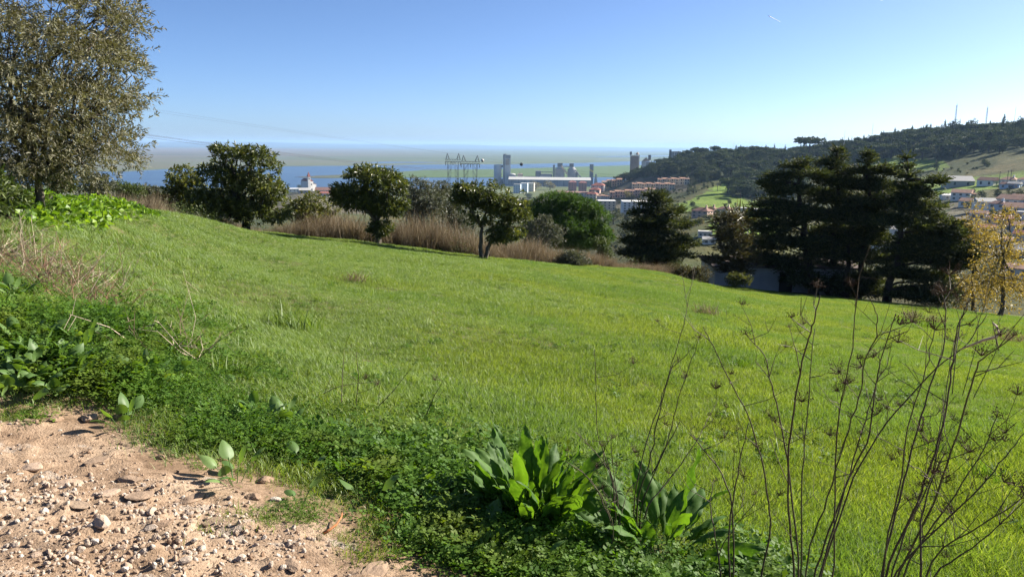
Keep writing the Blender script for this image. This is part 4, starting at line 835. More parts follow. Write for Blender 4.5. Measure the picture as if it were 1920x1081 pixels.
# woods and scrub: masses nobody could count
def wood(name, n, zones, kinds, probs, hr, label, rr=(330, 1250), pxr=(1050, 2250), margin=6):
    r = np.sqrt(rng.uniform(rr[0] ** 2, rr[1] ** 2, n)); a = rng.uniform(math.atan((pxr[0] - 960) / FPX), math.atan((pxr[1] - 960) / FPX), n); x, y = r * np.sin(a), r * np.cos(a); z = H(x, y)
    u_, v_ = proj(np.stack([x, y, z], 1)); k = np.zeros(n, bool)
    for q in zones: k |= inpoly(u_ + rng.normal(size=n) * 3, v_ + rng.normal(size=n) * 2, q)
    x, y, z = x[k], y[k], z[k]; n = len(x); protos = []
    for kd in kinds:
        tr, cr = PT[kd]; V = np.concatenate([[tuple(v.co) for v in m_.vertices] for m_ in (tr, cr)]); F = [list(p.vertices) for p in tr.polygons] + [[i + len(tr.vertices) for i in p.vertices] for p in cr.polygons]
        hs = {'umbrella': (1.15, .95), 'conic': (.5, 1.15), 'round': (.85, .9), 'olive': (.9, .7), 'autumn': (.8, .9)}[kd]; V = V * np.array([hs[0], hs[0], hs[1]])
        rn = np.zeros(len(V)); rn[len(tr.vertices):] = np.array([d.value for d in cr.attributes['rnd'].data])
        protos.append(mesh(name + '_' + kd, V, F, [BARK_D, cr.materials[0]], [0] * len(tr.polygons) + [1] * len(cr.polygons), {'rnd': ('FLOAT', rn)}))
    return scatter(name, np.stack([x, y, z - .2], 1), np.stack([np.zeros(n), np.zeros(n), rng.uniform(0, 6.28, n)], 1), rng.uniform(hr[0], hr[1], n) * (.8 + .4 * vnoise(x, y, 60, 77)), rng.choice(len(kinds), n, p=probs), protos, label)
FZ = [z_[1] for z_ in ZONES if z_[0] is C_FOREST]
wood('hill_forest', 10000, FZ, ['umbrella', 'conic', 'round', 'olive'], [.18, .24, .38, .20], (5.5, 13), 'dense dark pine wood covering the long hill on the right')
SCR = [[(1230, 362), (1290, 350), (1390, 328), (1392, 332), (1340, 351), (1290, 368), (1240, 376)], [(1600, 322), (1770, 318), (1850, 298), (1860, 310), (1780, 334), (1600, 334)], [(1330, 382), (1560, 380), (1560, 388), (1400, 388)]]
wood('hill_scrub', 5200, SCR, ['round', 'olive'], [.6, .4], (2.0, 4.5), 'low dark scrub between the hillside fields')
TS = [[(1780, 366), (1960, 345), (2100, 345), (2100, 500), (1780, 480)], [(900, 352), (1120, 345), (1240, 358), (1300, 352), (1320, 420), (1250, 470), (1100, 470), (900, 400)], [(1250, 400), (1470, 398), (1470, 470), (1250, 470)]]
wood('valley_scrub', 4200, TS, ['round', 'olive', 'autumn'], [.42, .48, .1], (2.2, 5.0), 'garden trees and scrub filling the valley between the houses', (180, 1500), (850, 2250))

# ================================================================== buildings
WALL = {'white': plain('wall_white', (.66, .65, .62)), 'cream': plain('wall_cream', (.60, .53, .40)), 'pink': plain('wall_pink', (.52, .37, .30)), 'orange': plain('wall_orange', (.45, .32, .20)), 'brick': plain('wall_brick', (.33, .15, .11)),
        'grey': plain('wall_grey', (.34, .34, .33)), 'blue': plain('wall_blue', (.42, .50, .58)), 'pale': plain('wall_pale', (.60, .56, .52))}
ROOF = {'tile': plain('roof_tile', (.36, .215, .15), .9, .3, .6), 'brown': plain('roof_brown', (.20, .11, .085)), 'grey': plain('roof_grey', (.36, .35, .33)), 'white': plain('roof_white', (.62, .61, .58)), 'red': plain('roof_red', (.26, .10, .075))}
WIN = {}
def win_mesh(w_, h_):
    k = (round(w_, 1), round(h_, 1))
    if k not in WIN: WIN[k] = MB().box(-k[0] / 2, k[0] / 2, -.05, .04, 0, k[1]).me('window', M_GLASS)
    return WIN[k]
def house(px, py, wpx, hpx, wall, roof, label, rz=0.0, rt_='gable', nf=2, nc=3, name='house', cat='house', group=None, dep=.8, chim=False, r=None, ridge='x', rh=None):
    p = hit(px, py, 90) if r is None else base(px, py, r)
    s = float(np.hypot(p[0], p[1])) / FPX / math.cos(math.atan((px - 960) / FPX)); W = wpx * s; h = hpx * s; d = W * dep
    face = math.atan2(p[0], p[1])              # turn the front towards the valley on our side
    root = thing(name, label, cat, p, -face + rz, group)
    MB().box(-W / 2, W / 2, 0, d, -3.0, h).obj('wall', WALL[wall], root)
    o_ = .35; k = rh if rh else min(W, d) * .24
    mb = MB()
    if rt_ == 'flat': mb.box(-W / 2 - .15, W / 2 + .15, -.15, d + .15, h + .003, h + .6)
    else:
        x0, x1, y0, y1 = -W / 2 - o_, W / 2 + o_, -o_, d + o_; ins = 0 if rt_ == 'gable' else min(W, d) * .42
        if ridge == 'x': R1, R2 = (x0 + ins, d / 2), (x1 - ins, d / 2)
        else: R1, R2 = (0, y0 + ins), (0, y1 - ins)
        V = [(x0, y0, h), (x1, y0, h), (x1, y1, h), (x0, y1, h), (*R1, h + k), (*R2, h + k), (x0, y0, h - .15), (x1, y0, h - .15), (x1, y1, h - .15), (x0, y1, h - .15)]
        F = [(0, 1, 5, 4), (2, 3, 4, 5), (1, 2, 5), (3, 0, 4)] if ridge == 'x' else [(1, 2, 5, 4), (3, 0, 4, 5), (0, 1, 4), (2, 3, 5)]
        mb.add(V, F + [(6, 7, 1, 0), (7, 8, 2, 1), (8, 9, 3, 2), (9, 6, 0, 3), (9, 8, 7, 6)])
    ro = mb.obj('roof', ROOF[roof], root)
    if chim: MB().box(W * .2, W * .2 + .8, d * .4, d * .4 + .8, h, h + k + 1.2).obj('chimney', WALL[wall], ro)
    fh = h / nf; ww = min(1.3, W / nc * .5); wh = fh * .5
    for f in range(nf):
        for c in range(nc):
            obj('window', win_mesh(ww, wh), root, (-W / 2 + W * (c + .5) / nc, -.02, f * fh + fh * .28))
        m_ = max(1, int(nc * dep)) if nf > 1 else 1
        for c in range(m_):
            obj('window', win_mesh(ww, wh), root, (W / 2 + .02, d * (c + .5) / m_, f * fh + fh * .28), (0, 0, math.pi / 2))
    return root
HG = 'houses on the far hillside'
for a in [
    (1802, 350, 34, 8, 'grey', 'grey', 'long grey barn alone in the green hillside meadow', .35, 'gable', 1, 2, 'barn', 'barn'),
    (1846, 349, 22, 8, 'white', 'brown', 'white gabled farmhouse right of the grey barn', -.5, 'gable', 1, 2), (1888, 347, 20, 7, 'white', 'tile', 'small white house right of the gabled farmhouse in the meadow', -.3, 'hip', 1, 2),
    (1800, 376, 24, 11, 'white', 'tile', 'white two-storey house with orange roof, left of the bushes above the poplars', -.2, 'gable', 2, 3), (1821, 373, 11, 7, 'pink', 'tile', 'little pinkish house beside the white two-storey one', .2, 'hip', 1, 2),
    (1776, 374, 14, 6, 'white', 'white', 'white gable just visible right of the leaning cypress', .4, 'gable', 1, 1), (1812, 388, 22, 8, 'white', 'tile', 'white house with red roof touching the cypress silhouette', -.4, 'gable', 1, 2),
    (1886, 354, 16, 6, 'blue', 'brown', 'bluish house with dark roof below the meadow', -.4, 'gable', 1, 2), (1899, 353, 14, 6, 'blue', 'grey', 'pale blue house under the power poles', -.3, 'gable', 1, 2), (1917, 348, 14, 8, 'white', 'tile', 'white house at the right edge of the meadow', -.3, 'hip', 1, 2),
    (1888, 386, 30, 9, 'pale', 'tile', 'long house with pinkish tiled roof and white gable', -.5, 'gable', 1, 3), (1914, 384, 24, 9, 'pale', 'tile', 'pinkish tiled house behind the white-gabled one at the right edge', -.2, 'gable', 1, 3),
    (1850, 396, 24, 13, 'white', 'grey', 'pale grey-roofed house before the pinkish roofs', .4, 'gable', 2, 2), (1866, 400, 20, 13, 'blue', 'brown', 'bluish two-storey house with dark roof', -.3, 'hip', 2, 2), (1905, 402, 32, 9, 'pale', 'tile', 'wide house with flat pinkish roof among the poplar tops', -.2, 'gable', 1, 3),
    (1882, 424, 22, 10, 'pink', 'red', 'pink house with red roof behind the poplar tip', .3, 'gable', 1, 2), (1917, 420, 18, 14, 'white', 'grey', 'white block at the right edge above red roofs', -.2, 'flat', 2, 2), (1905, 436, 28, 9, 'pale', 'tile', 'long red-tiled house seen through the poplar', -.3, 'gable', 1, 3),
    (1918, 452, 24, 9, 'pale', 'red', 'dark red roof at the right edge beside the poplar trunk', -.2, 'gable', 1, 2), (1880, 462, 22, 9, 'white', 'tile', 'white house low behind the poplar trunk', .3, 'gable', 1, 2), (1905, 482, 28, 10, 'grey', 'grey', 'grey shed roof below the red roofs', -.2, 'gable', 1, 2),
    (1850, 440, 20, 10, 'white', 'red', 'white house glimpsed through the left poplar', .2, 'gable', 1, 2), (1832, 412, 20, 9, 'pale', 'tile', 'tiled house top behind the left poplar crown', -.2, 'gable', 1, 2), (1860, 420, 18, 9, 'pink', 'tile', 'pinkish cottage between the poplar crowns', -.4, 'hip', 1, 2),
    (1908, 520, 30, 12, 'white', 'tile', 'white house low at the right edge behind the poplar', .1, 'gable', 1, 2), (1690, 445, 30, 12, 'white', 'grey', 'white house glimpsed through the cypress gap', .1, 'gable', 1, 2), (1655, 470, 30, 12, 'white', 'grey', 'pale house glimpsed between the cypress trunks', .1, 'gable', 1, 2),
    (1311, 408, 30, 12, 'pink', 'brown', 'pink villa with hipped brown roof below the bright green slope', -.45, 'hip', 2, 3), (1332, 400, 14, 9, 'pink', 'brown', 'smaller hipped house behind the pink villa', -.3, 'hip', 1, 2), (1356, 402, 24, 9, 'cream', 'brown', 'cream villa with chimney right of the pink villa', -.3, 'hip', 1, 3),
    (1394, 396, 26, 4, 'cream', 'grey', 'low greenish-roofed shed right of the cream villa', .1, 'flat', 1, 3), (1424, 398, 20, 4, 'pale', 'grey', 'low pale shed at the edge of the dark cypress', .1, 'flat', 1, 2), (1322, 444, 24, 7, 'pale', 'grey', 'pale flat-roofed building between cypress and palm', .0, 'flat', 1, 3), (1330, 458, 22, 9, 'white', 'grey', 'white house low between cypress and palm', .1, 'gable', 1, 2),
    (1073, 358, 15, 16, 'brick', 'red', 'red brick block with dark roof, left of the two below the plant', .0, 'hip', 4, 3), (1092, 360, 15, 17, 'brick', 'red', 'red brick tower block with overhanging roof, right of the two', .0, 'hip', 4, 3), (1120, 362, 24, 14, 'pale', 'red', 'pale block with dark red roof left of the orange terrace', -.2, 'hip', 3, 3),
    (969, 362, 13, 16, 'blue', 'grey', 'bluish block of flats nearest the white silo', -.2, 'flat', 5, 3), (982, 361, 13, 17, 'blue', 'white', 'middle bluish block of flats below the hall', -.2, 'flat', 5, 3), (995, 359, 12, 15, 'cream', 'white', 'cream block of flats right of the bluish ones', -.2, 'flat', 5, 3),
    (1065, 376, 62, 14, 'pale', 'brown', 'long low block with dark roof above the stone pine', -.25, 'flat', 3, 8), (1108, 378, 20, 14, 'cream', 'red', 'cream corner house with red roof beside the long low block', -.3, 'hip', 3, 3), (1114, 366, 20, 10, 'pink', 'red', 'pink house with red roof behind the corner house', -.2, 'hip', 2, 3),
    (1138, 398, 32, 20, 'cream', 'white', 'cream section of apartments at the left end of the white block', .12, 'flat', 4, 4), (1192, 398, 48, 18, 'white', 'white', 'long white apartment block with blue shaded balconies', .12, 'flat', 4, 6), (1228, 394, 22, 14, 'white', 'white', 'white apartment end block just left of the small cypress', .12, 'flat', 3, 3),
    (545, 361, 30, 6, 'pale', 'white', 'low white building with flat roof left of the church', .1, 'flat', 1, 5), (572, 362, 20, 5, 'grey', 'grey', 'low grey vaulted building before the church', .1, 'gable', 1, 3), (604, 361, 26, 4, 'pale', 'brown', 'low tiled house at the foot of the church', -.2, 'gable', 1, 3),
    (622, 363, 20, 5, 'white', 'brown', 'white house with brown roof right of the church', .1, 'gable', 1, 3), (608, 368, 18, 5, 'pale', 'red', 'house with bright red roof below the church', -.1, 'gable', 1, 2), (640, 362, 16, 6, 'white', 'grey', 'white house by the left edge of the slim loquat crown', .1, 'gable', 1, 2)]:
    a = list(a); b_ = a[:7]; rest = a[7:]
    house(*b_, *rest[:4], *(rest[4:6] if len(rest) > 4 else ()), group=None if len(rest) > 4 else HG, chim='chimney' in a[6] or rest[1] == 'hip')
def terrace(x0, y0, x1, y1, n, hpx, wall, roof, lab, rz):
    W_ = abs(x1 - x0) / n
    for k in range(n):
        f = (k + .5) / n
        place = 'left end house' if k == 0 else 'right end house' if k == n - 1 else ('%s house from the left' % ('second', 'third', 'fourth', 'fifth', 'sixth', 'seventh', 'eighth', 'ninth', 'tenth')[k - 1])
        house(x0 + (x1 - x0) * f, y0 + (y1 - y0) * f, W_ * 1.02, hpx * (1 + .08 * (k % 2)), wall, roof, '%s of the %s' % (place, lab), rz, 'gable', 2, 2, 'terraced_house', 'house', lab, 1.1, k % 2 == 0)
terrace(1234, 347, 1292, 346, 7, 10, 'cream', 'tile', 'upper orange-roofed terrace below the wood', .15)
terrace(1186, 355, 1264, 356, 9, 10, 'cream', 'tile', 'middle orange-roofed terrace below the wood', .15)
terrace(1129, 352, 1166, 347, 4, 10, 'orange', 'tile', 'bright orange terrace left of the wood', .1)
terrace(1144, 372, 1228, 366, 9, 11, 'pink', 'tile', 'pinkish white terrace above the apartment block', .1)
terrace(1104, 376, 1142, 377, 5, 9, 'pale', 'tile', 'pale pink terrace right of the stone pine top', .1)

# ------------------------------------------------------------------ church
p = hit(586, 358, 300); rC = float(np.hypot(p[0], p[1])); s = rC / FPX * 1.03
root = thing('church', 'white church with red tiled roofs and pointed spire above the river', 'church', p, .62)
def gab(mb, x0, x1, y0, y1, z, k, ax='y'):
    if ax == 'y': V = [(x0, y0, z), (x1, y0, z), (x1, y1, z), (x0, y1, z), ((x0 + x1) / 2, y0, z + k), ((x0 + x1) / 2, y1, z + k)]; F = [(0, 4, 5, 3), (1, 2, 5, 4), (0, 1, 4), (3, 5, 2), (0, 3, 2, 1)]
    else: V = [(x0, y0, z), (x1, y0, z), (x1, y1, z), (x0, y1, z), (x0, (y0 + y1) / 2, z + k), (x1, (y0 + y1) / 2, z + k)]; F = [(0, 1, 5, 4), (3, 4, 5, 2), (0, 4, 3), (1, 2, 5), (0, 3, 2, 1)]
    mb.add(V, F)
u_ = s
MB().box(-10 * u_, 2 * u_, 0, 28 * u_, -4, 17 * u_).obj('nave', WALL['white'], root); mb = MB(); gab(mb, -10.3 * u_, 2.3 * u_, -.3 * u_, 28.3 * u_, 17.05 * u_, 4.5 * u_); mb.obj('nave_roof', ROOF['red'], root)
MB().box(2.02 * u_, 9 * u_, 4 * u_, 22 * u_, -4, 12 * u_).obj('aisle', WALL['white'], root); mb = MB(); mb.add([(2.05 * u_, 3.7 * u_, 14.5 * u_), (9.4 * u_, 3.7 * u_, 12.05 * u_), (9.4 * u_, 22.3 * u_, 12.05 * u_), (2.05 * u_, 22.3 * u_, 14.5 * u_), (2.05 * u_, 3.7 * u_, 14.2 * u_), (9.4 * u_, 3.7 * u_, 11.8 * u_), (9.4 * u_, 22.3 * u_, 11.8 * u_), (2.05 * u_, 22.3 * u_, 14.2 * u_)], [(0, 1, 2, 3), (7, 6, 5, 4), (0, 4, 5, 1), (1, 5, 6, 2), (2, 6, 7, 3)]); mb.obj('aisle_roof', ROOF['red'], root)
tw = MB().box(-9 * u_, -4.5 * u_, -4 * u_, .5 * u_, -4, 25 * u_).obj('tower', WALL['white'], root)
mb = MB(); c0 = np.array([-6.75, -1.75]) * u_; mb.add([(c0[0] + a * 2.6 * u_, c0[1] + b_ * 2.6 * u_, 25.02 * u_) for a, b_ in ((-1, -1), (1, -1), (1, 1), (-1, 1))] + [(c0[0], c0[1], 34 * u_)], [(0, 1, 4), (1, 2, 4), (2, 3, 4), (3, 0, 4), (3, 2, 1, 0)]); mb.obj('spire', ROOF['red'], tw)
for k in range(4): obj('window', win_mesh(1.1, 1.6), root, (9.02 * u_, (6 + 4.4 * k) * u_, 7.5 * u_), (0, 0, math.pi / 2)); obj('window', win_mesh(1.0, 1.3), root, (2.02 * u_, (6 + 4.4 * k) * u_, 15.2 * u_), (0, 0, math.pi / 2))
obj('door', win_mesh(1.6, 3.0), root, (-1.0 * u_, -.02, 0)); obj('window', win_mesh(1.4, 2.2), root, (-1.5 * u_, -.02, 10 * u_)); obj('belfry_opening', win_mesh(1.4, 2.4), tw, (-6.75 * u_, -4.02 * u_, 20 * u_))

# ------------------------------------------------------------------ cement works
RW = 2050.0; M_CW = plain('works_pale', (.50, .50, .48), .9, .2, .05); M_CD = plain('works_dark', (.15, .155, .16), .9, .3, .05); M_CM = plain('works_mid', (.27, .27, .265), .9, .3, .05); M_CB = plain('works_tan', (.42, .33, .25), .9, .25, .05)
M_YEL = plain('yellow_paint', (.55, .42, .10)); M_ROOFM = plain('sheet_roof', (.50, .49, .45), .6)
def wpt(px, py, r=RW):
    return at(px, py, r)
GZ = -100.0
def works(name, label, cat, px, r=RW, zb=GZ):
    q = at(px, 340, r); root = thing(name, label, cat, (q[0], q[1], zb), -math.atan2(q[0], q[1])); s = r / FPX / math.cos(math.atan((px - 960) / FPX))
    def X(p_): return (p_ - px) * s
    def Z(p_): return float(at(px, p_, r)[2]) - zb
    return root, X, Z
root, X, Z = works('preheater_tower', 'tall slender works tower, highest structure of the cement works', 'tower', 950)
MB().box(X(947.2), X(957), -8, 8, 0, Z(297)).obj('shaft', M_CW, root); MB().box(X(943), X(947), -7, 7, 0, Z(290)).obj('stair_core', M_CM, root); MB().box(X(947.4), X(957), -8.3, 8.3, Z(296.6), Z(290.2)).obj('head_house', M_CM, root)
MB().box(X(948), X(954.5), -8.4, -8.05, Z(309), Z(297.5)).obj('tan_panel', M_CB, root); MB().box(X(944), X(949), -4, 4, Z(290), Z(288.6)).obj('lift_motor_house', M_CM, root)
root, X, Z = works('silo', 'broad white silo left of the tallest works tower', 'silo', 933)
MB().lathe([(X(940), -1), (X(940), Z(309.6)), (X(939), Z(308.6)), (.5, Z(308.4))], 28).obj('shell', M_CW, root, True); MB().box(X(940), X(943.2), -2, 2, Z(314), Z(309.3)).obj('conveyor_bridge', M_CM, root); MB().box(X(937), X(942.8), -3, 3, 0, Z(335)).obj('base_house', M_CD, root)
root, X, Z = works('storage_hall', 'very long low storage hall with pale roof below the cement works', 'hall', 1030, 1980)
MB().box(X(955), X(1106), 0, 34, 0, Z(337.2)).obj('wall', M_CM, root); mb = MB(); x0, x1 = X(954), X(1107); mb.add([(x0, -1, Z(337.1)), (x1, -1, Z(337.1)), (x1, 17, Z(332.6)), (x0, 17, Z(332.6)), (x0, 35, Z(337.1)), (x1, 35, Z(337.1))], [(0, 1, 2, 3), (3, 2, 5, 4), (0, 3, 4), (1, 5, 2), (0, 4, 5, 1)]); mb.obj('roof', M_ROOFM, root)
for k in range(12): MB().box(X(960 + 12 * k), X(961 + 12 * k), -.6, -.02, 0, Z(337.6)).obj('buttress', M_CD, root)
root, X, Z = works('kiln_house', 'low pale-roofed kiln house right of the tallest works tower', 'building', 962, 2030)
MB().box(X(953), X(968), 0, 20, 0, Z(328)).obj('wall', M_CM, root); MB().lathe([(9, Z(328)), (9, Z(326.5)), (4, Z(325.4))], 18, X(960), 10).obj('dome', M_CW, root, True); MB().box(X(970), X(980), 0, 16, 0, Z(325.5)).obj('annex', M_CB, root); MB().box(X(974), X(975), 4, 8, Z(325.5), Z(322)).obj('stack', M_CM, root)
root, X, Z = works('crusher_house', 'dark stepped crusher building in the middle of the cement works', 'building', 1020)
MB().box(X(1004), X(1014), 0, 22, 0, Z(320.5)).obj('tower_block', M_CD, root); MB().box(X(1014.1), X(1035), 2, 20, 0, Z(326)).obj('low_block', M_CM, root); MB().box(X(1012), X(1036), 6, 12, Z(323.4), Z(322)).obj('gallery', M_CD, root); MB().box(X(983), X(1004), 4, 14, 0, Z(331)).obj('side_shed', M_CD, root); MB().box(X(1012), X(1032), -2, 1.9, 0, Z(329.6)).obj('pale_shed', M_CW, root)
for n_, q, lab in ((0, 1048, 'left square mill silo with roof house and steep conveyor'), (1, 1072, 'right rounded mill silo with roof house')):
    root, X, Z = works('mill_silo', lab, 'silo', q)
    if n_ == 0:
        mb = MB(); mb.box(X(1040.5), X(1058), -10, 12, 0, Z(317)); mb.add([(X(1040.5), -10, Z(317) + .01), (X(1058), -10, Z(317) + .01), (X(1058), 12, Z(317) + .01), (X(1040.5), 12, Z(317) + .01), (X(1047), -3, Z(311)), (X(1052), -3, Z(311)), (X(1052), 5, Z(311)), (X(1047), 5, Z(311))], [(0, 1, 5, 4), (1, 2, 6, 5), (2, 3, 7, 6), (3, 0, 4, 7), (4, 5, 6, 7)]); mb.obj('body', M_CM, root)
        MB().box(X(1036.5), X(1040), -5, 5, 0, Z(309)).obj('elevator', M_CD, root); MB().box(X(1044.5), X(1054), -5, 7, Z(311.5), Z(305.5)).obj('roof_house', M_CD, root)
        MB().tube([(X(1052), -12, Z(311)), (X(1064), -12, Z(327))], 2.2, 6).obj('conveyor', M_CB, root); MB().box(X(1054), X(1067), -1, 2, Z(312.6), Z(311)).obj('gallery', M_CD, root)
    else:
        MB().lathe([(X(1080), 0), (X(1080), Z(318)), (X(1076), Z(313)), (X(1074), Z(312))], 24).obj('body', M_CM, root, True); MB().box(X(1067), X(1075), -5, 5, Z(313), Z(306.5)).obj('roof_house', M_CD, root)
        MB().tube([(X(1078), -8, Z(318)), (X(1089), -8, Z(333))], 1.8, 6).obj('conveyor', M_CM, root); MB().box(X(1078), X(1083), -6, 6, 0, Z(322)).obj('elevator', M_CD, root)
root, X, Z = works('works_chimney', 'dark square chimney with yellow diagonal band at the right end of the works', 'chimney', 1108.5)
MB().box(X(1105), X(1112), -5, 5, 0, Z(308)).obj('shaft', M_CD, root); mb = MB(); mb.add([(X(1104.9), -5.06, Z(316)), (X(1104.9), -5.06, Z(319.5)), (X(1112.1), -5.06, Z(324)), (X(1112.1), -5.06, Z(320.5))], [(0, 1, 2, 3)]); mb.obj('band', M_YEL, root)
root, X, Z = works('hopper', 'small pointed hopper beside the square chimney', 'hopper', 1117)
mb = MB(); mb.add([(X(1113), -5, 0), (X(1121), -5, 0), (X(1121), 5, 0), (X(1113), 5, 0), (X(1116), -1.5, Z(326)), (X(1118), -1.5, Z(326)), (X(1118), 1.5, Z(326)), (X(1116), 1.5, Z(326))], [(0, 1, 5, 4), (1, 2, 6, 5), (2, 3, 7, 6), (3, 0, 4, 7), (4, 5, 6, 7)]); mb.obj('body', M_CM, root)
# old works towers behind the wood
zz = float(base(1190, 310, 1350)[2])
root, X, Z = works('old_kiln_tower', 'old tan kiln tower with dark tank on top rising behind the wood', 'tower', 1188, 1350, zz)
for k, x in enumerate((1180.5, 1184.2, 1187.9, 1191.6, 1195.3)): MB().box(X(x), X(x + 1.5), -6, 6, 0, Z(290 - (2 if k in (2, 3) else 0))).obj('pier', M_CB, root)
for py_ in (292, 297, 302, 307, 312): MB().box(X(1180.4), X(1196.9), -6.2, 6.2, Z(py_ + 1.6), Z(py_)).obj('floor_slab', M_CB, root)
MB().box(X(1182), X(1195), -4, 4, 0, Z(293)).obj('core', M_CB, root); MB().box(X(1179.4), X(1183), -4, 4, Z(290.5), Z(284.5)).obj('tank', M_CD, root)
MB().lathe([(X(1190.5), Z(290)), (X(1190.5), Z(287.5)), (X(1189), Z(285.6))], 14, X(1193), 0).obj('dome', M_CB, root, True)
zz = float(base(1210, 310, 1330)[2]); root, X, Z = works('old_kiln_house', 'smaller old kiln building with dark tank right of the old kiln tower', 'building', 1210, 1330, zz)
MB().box(X(1202), X(1210), -7, 7, 0, Z(302)).obj('wall', M_CW, root); MB().box(X(1210.1), X(1219), -7, 7, 0, Z(303)).obj('wing', M_CM, root); mb = MB(); gab(mb, X(1202.5), X(1217), -7, 7, Z(302) + .02, Z(295) - Z(302), 'y'); mb.obj('roof', M_CB, root); MB().box(X(1213.4), X(1218.2), -3, 3, Z(300), Z(290.4)).obj('tank', M_CD, root)
zz = float(base(1264, 300, 1250)[2]); root, X, Z = works('ridge_block', 'grey block with dark water tower on the left end of the ridge', 'building', 1263, 1250, zz)
MB().box(X(1253), X(1257), -4, 4, 0, Z(280.5)).obj('water_tower', M_CD, root); MB().box(X(1257.1), X(1262), -5, 5, 0, Z(284)).obj('mid_block', M_CM, root); MB().box(X(1262.1), X(1273.5), -6, 6, 0, Z(283.5)).obj('main_block', M_CW, root)
for k in range(3): MB().box(X(1264 + 3 * k), X(1265.6 + 3 * k), -6.1, -6.0, Z(291), Z(286)).obj('window', M_GLASS, root)

# ------------------------------------------------------------------ pylons, wires, masts
M_STEEL = plain('galvanised_steel', (.06, .065, .07), .6, .2); M_CABLE = plain('cable', (.07, .07, .075), .6)
def pylon(px, ytop, half, r, label):
    p = base(px, 330, r); q = at(px, ytop, r); Ht = q[2] - p[2]; s = r / FPX; hw = half * s
    root = thing('transmission_pylon', label, 'pylon', p, -.25, 'pylons before the river'); zb = Ht - 16 * s; t_ = .19
    legs = MB(); br = MB(); NS = 9
    for sx_ in (-1, 1):
        for sy in (-1, 1):
            legs.bar((sx_ * hw * .62, sy * 2.2, 0), (sx_ * hw * .95, sy * 1.2, zb), t_); legs.bar((sx_ * hw * .66, sy * 2.0, zb * .42), (sx_ * hw * .3, sy * 1.2, zb), t_ * .5)
    for k in range(NS):
        z0, z1 = zb * k / NS, zb * (k + 1) / NS; w0, w1 = hw * (.62 + .33 * k / NS), hw * (.62 + .33 * (k + 1) / NS)
        for sy in (-1, 1):
            if k < 4: br.bar((-w0, sy * 2, z0), (w1, sy * 1.9, z1), t_ * .6); br.bar((w0, sy * 2, z0), (-w1, sy * 1.9, z1), t_ * .6)
            else:
                for sx_ in (-1, 1): br.bar((sx_ * w0, sy * 1.6, z0), (sx_ * hw * (.66 - .07 * (k - 3)), sy * 1.5, z1), t_ * .6)
    legs.obj('legs', M_STEEL, root); br.obj('bracing', M_STEEL, root)
    am = MB(); z1 = zb + 4.5 * s
    for z in (zb, z1): am.bar((-hw * 1.35, -1.2, z), (hw * 1.35, -1.2, z), t_); am.bar((-hw * 1.35, 1.2, z), (hw * 1.35, 1.2, z), t_)
    for k in range(12): x0 = -hw * 1.35 + hw * 2.7 * k / 12; am.bar((x0, -1.2, zb if k % 2 else z1), (x0 + hw * .225, -1.2, z1 if k % 2 else zb), t_ * .6)
    am.obj('crossarm', M_STEEL, root)
    for sx_ in (-1, 1):
        pk = MB()
        for dx in (-.28, .28): pk.bar((sx_ * hw * (.95 + dx), -1, z1), (sx_ * hw, 0, Ht), t_); pk.bar((sx_ * hw * (.95 + dx), 1, z1), (sx_ * hw, 0, Ht), t_)
        for k in range(3): f = k / 3; pk.bar((sx_ * hw * (.95 - .28 * (1 - f)), -1 + f, z1 + (Ht - z1) * f), (sx_ * hw * (.95 + .28 * (1 - f)), -1 + f, z1 + (Ht - z1) * f), t_ * .6)
        pk.obj('peak', M_STEEL, root)
    for x0 in (-1.32, 0, 1.32): MB().tube([(x0 * hw, 0, zb - .1), (x0 * hw, 0, zb - 6.5 * s)], .32, 6).obj('insulator', M_STEEL, root)
    return p, Ht, hw
RPY = 800.0
pylon(849.5, 287, 11, RPY, 'lattice power pylon with two peaks, left of the pair before the river'); pylon(882, 291, 13.5, RPY - 40, 'lattice power pylon with two peaks, right of the pair before the river')
def wire(pts, label, r1=RPY, r0=260.0, x0=-60.0, ext=0.0, rad=.085, name='power_line'):
    """pts: pixels along the wire; plan is the straight line between the hill on the left and the pylon"""
    xe, ye = pts[-1]; B = at(xe, ye, r1); A = at(x0, 260, r0); d = (B - A)[:2]; T = []; Zs = []
    for px_, py_ in pts:
        q = ray(px_, py_); M_ = np.array([[d[0], -q[0]], [d[1], -q[1]]]); tt, ss = np.linalg.solve(M_, -A[:2]); T.append(tt); Zs.append(CAMZ + ss * q[2])
    co = np.polyfit(T, Zs, 2); tt = np.linspace(0, 1, 60); P = np.stack([A[0] + d[0] * tt, A[1] + d[1] * tt, np.polyval(co, tt)], 1); wd = rad * np.linspace(.5, 1, 60)
    return tag(MB().tube(P, wd, 4).obj(name, M_CABLE), label, 'cable', 'power lines to the pylons')
wire([(249, 248), (404, 270), (640, 299), (842, 319)], 'lower power line, uppermost of the dark bundle crossing above the bushy loquat')
wire([(249, 249.5), (404, 272), (640, 301), (852, 323)], 'lower power line, second of the dark bundle crossing above the bushy loquat'); wire([(249, 254), (404, 274.5), (640, 302.5), (874, 318)], 'lower power line, third of the dark bundle, ending at the right pylon')
wire([(249, 198), (478, 235), (640, 259), (797, 280), (838, 287)], 'thin upper power line fading across the sky to the left pylon peak', rad=.045); wire([(249, 203), (478, 238), (640, 261), (797, 281.5), (870, 291)], 'second thin upper power line just below the first', rad=.045)
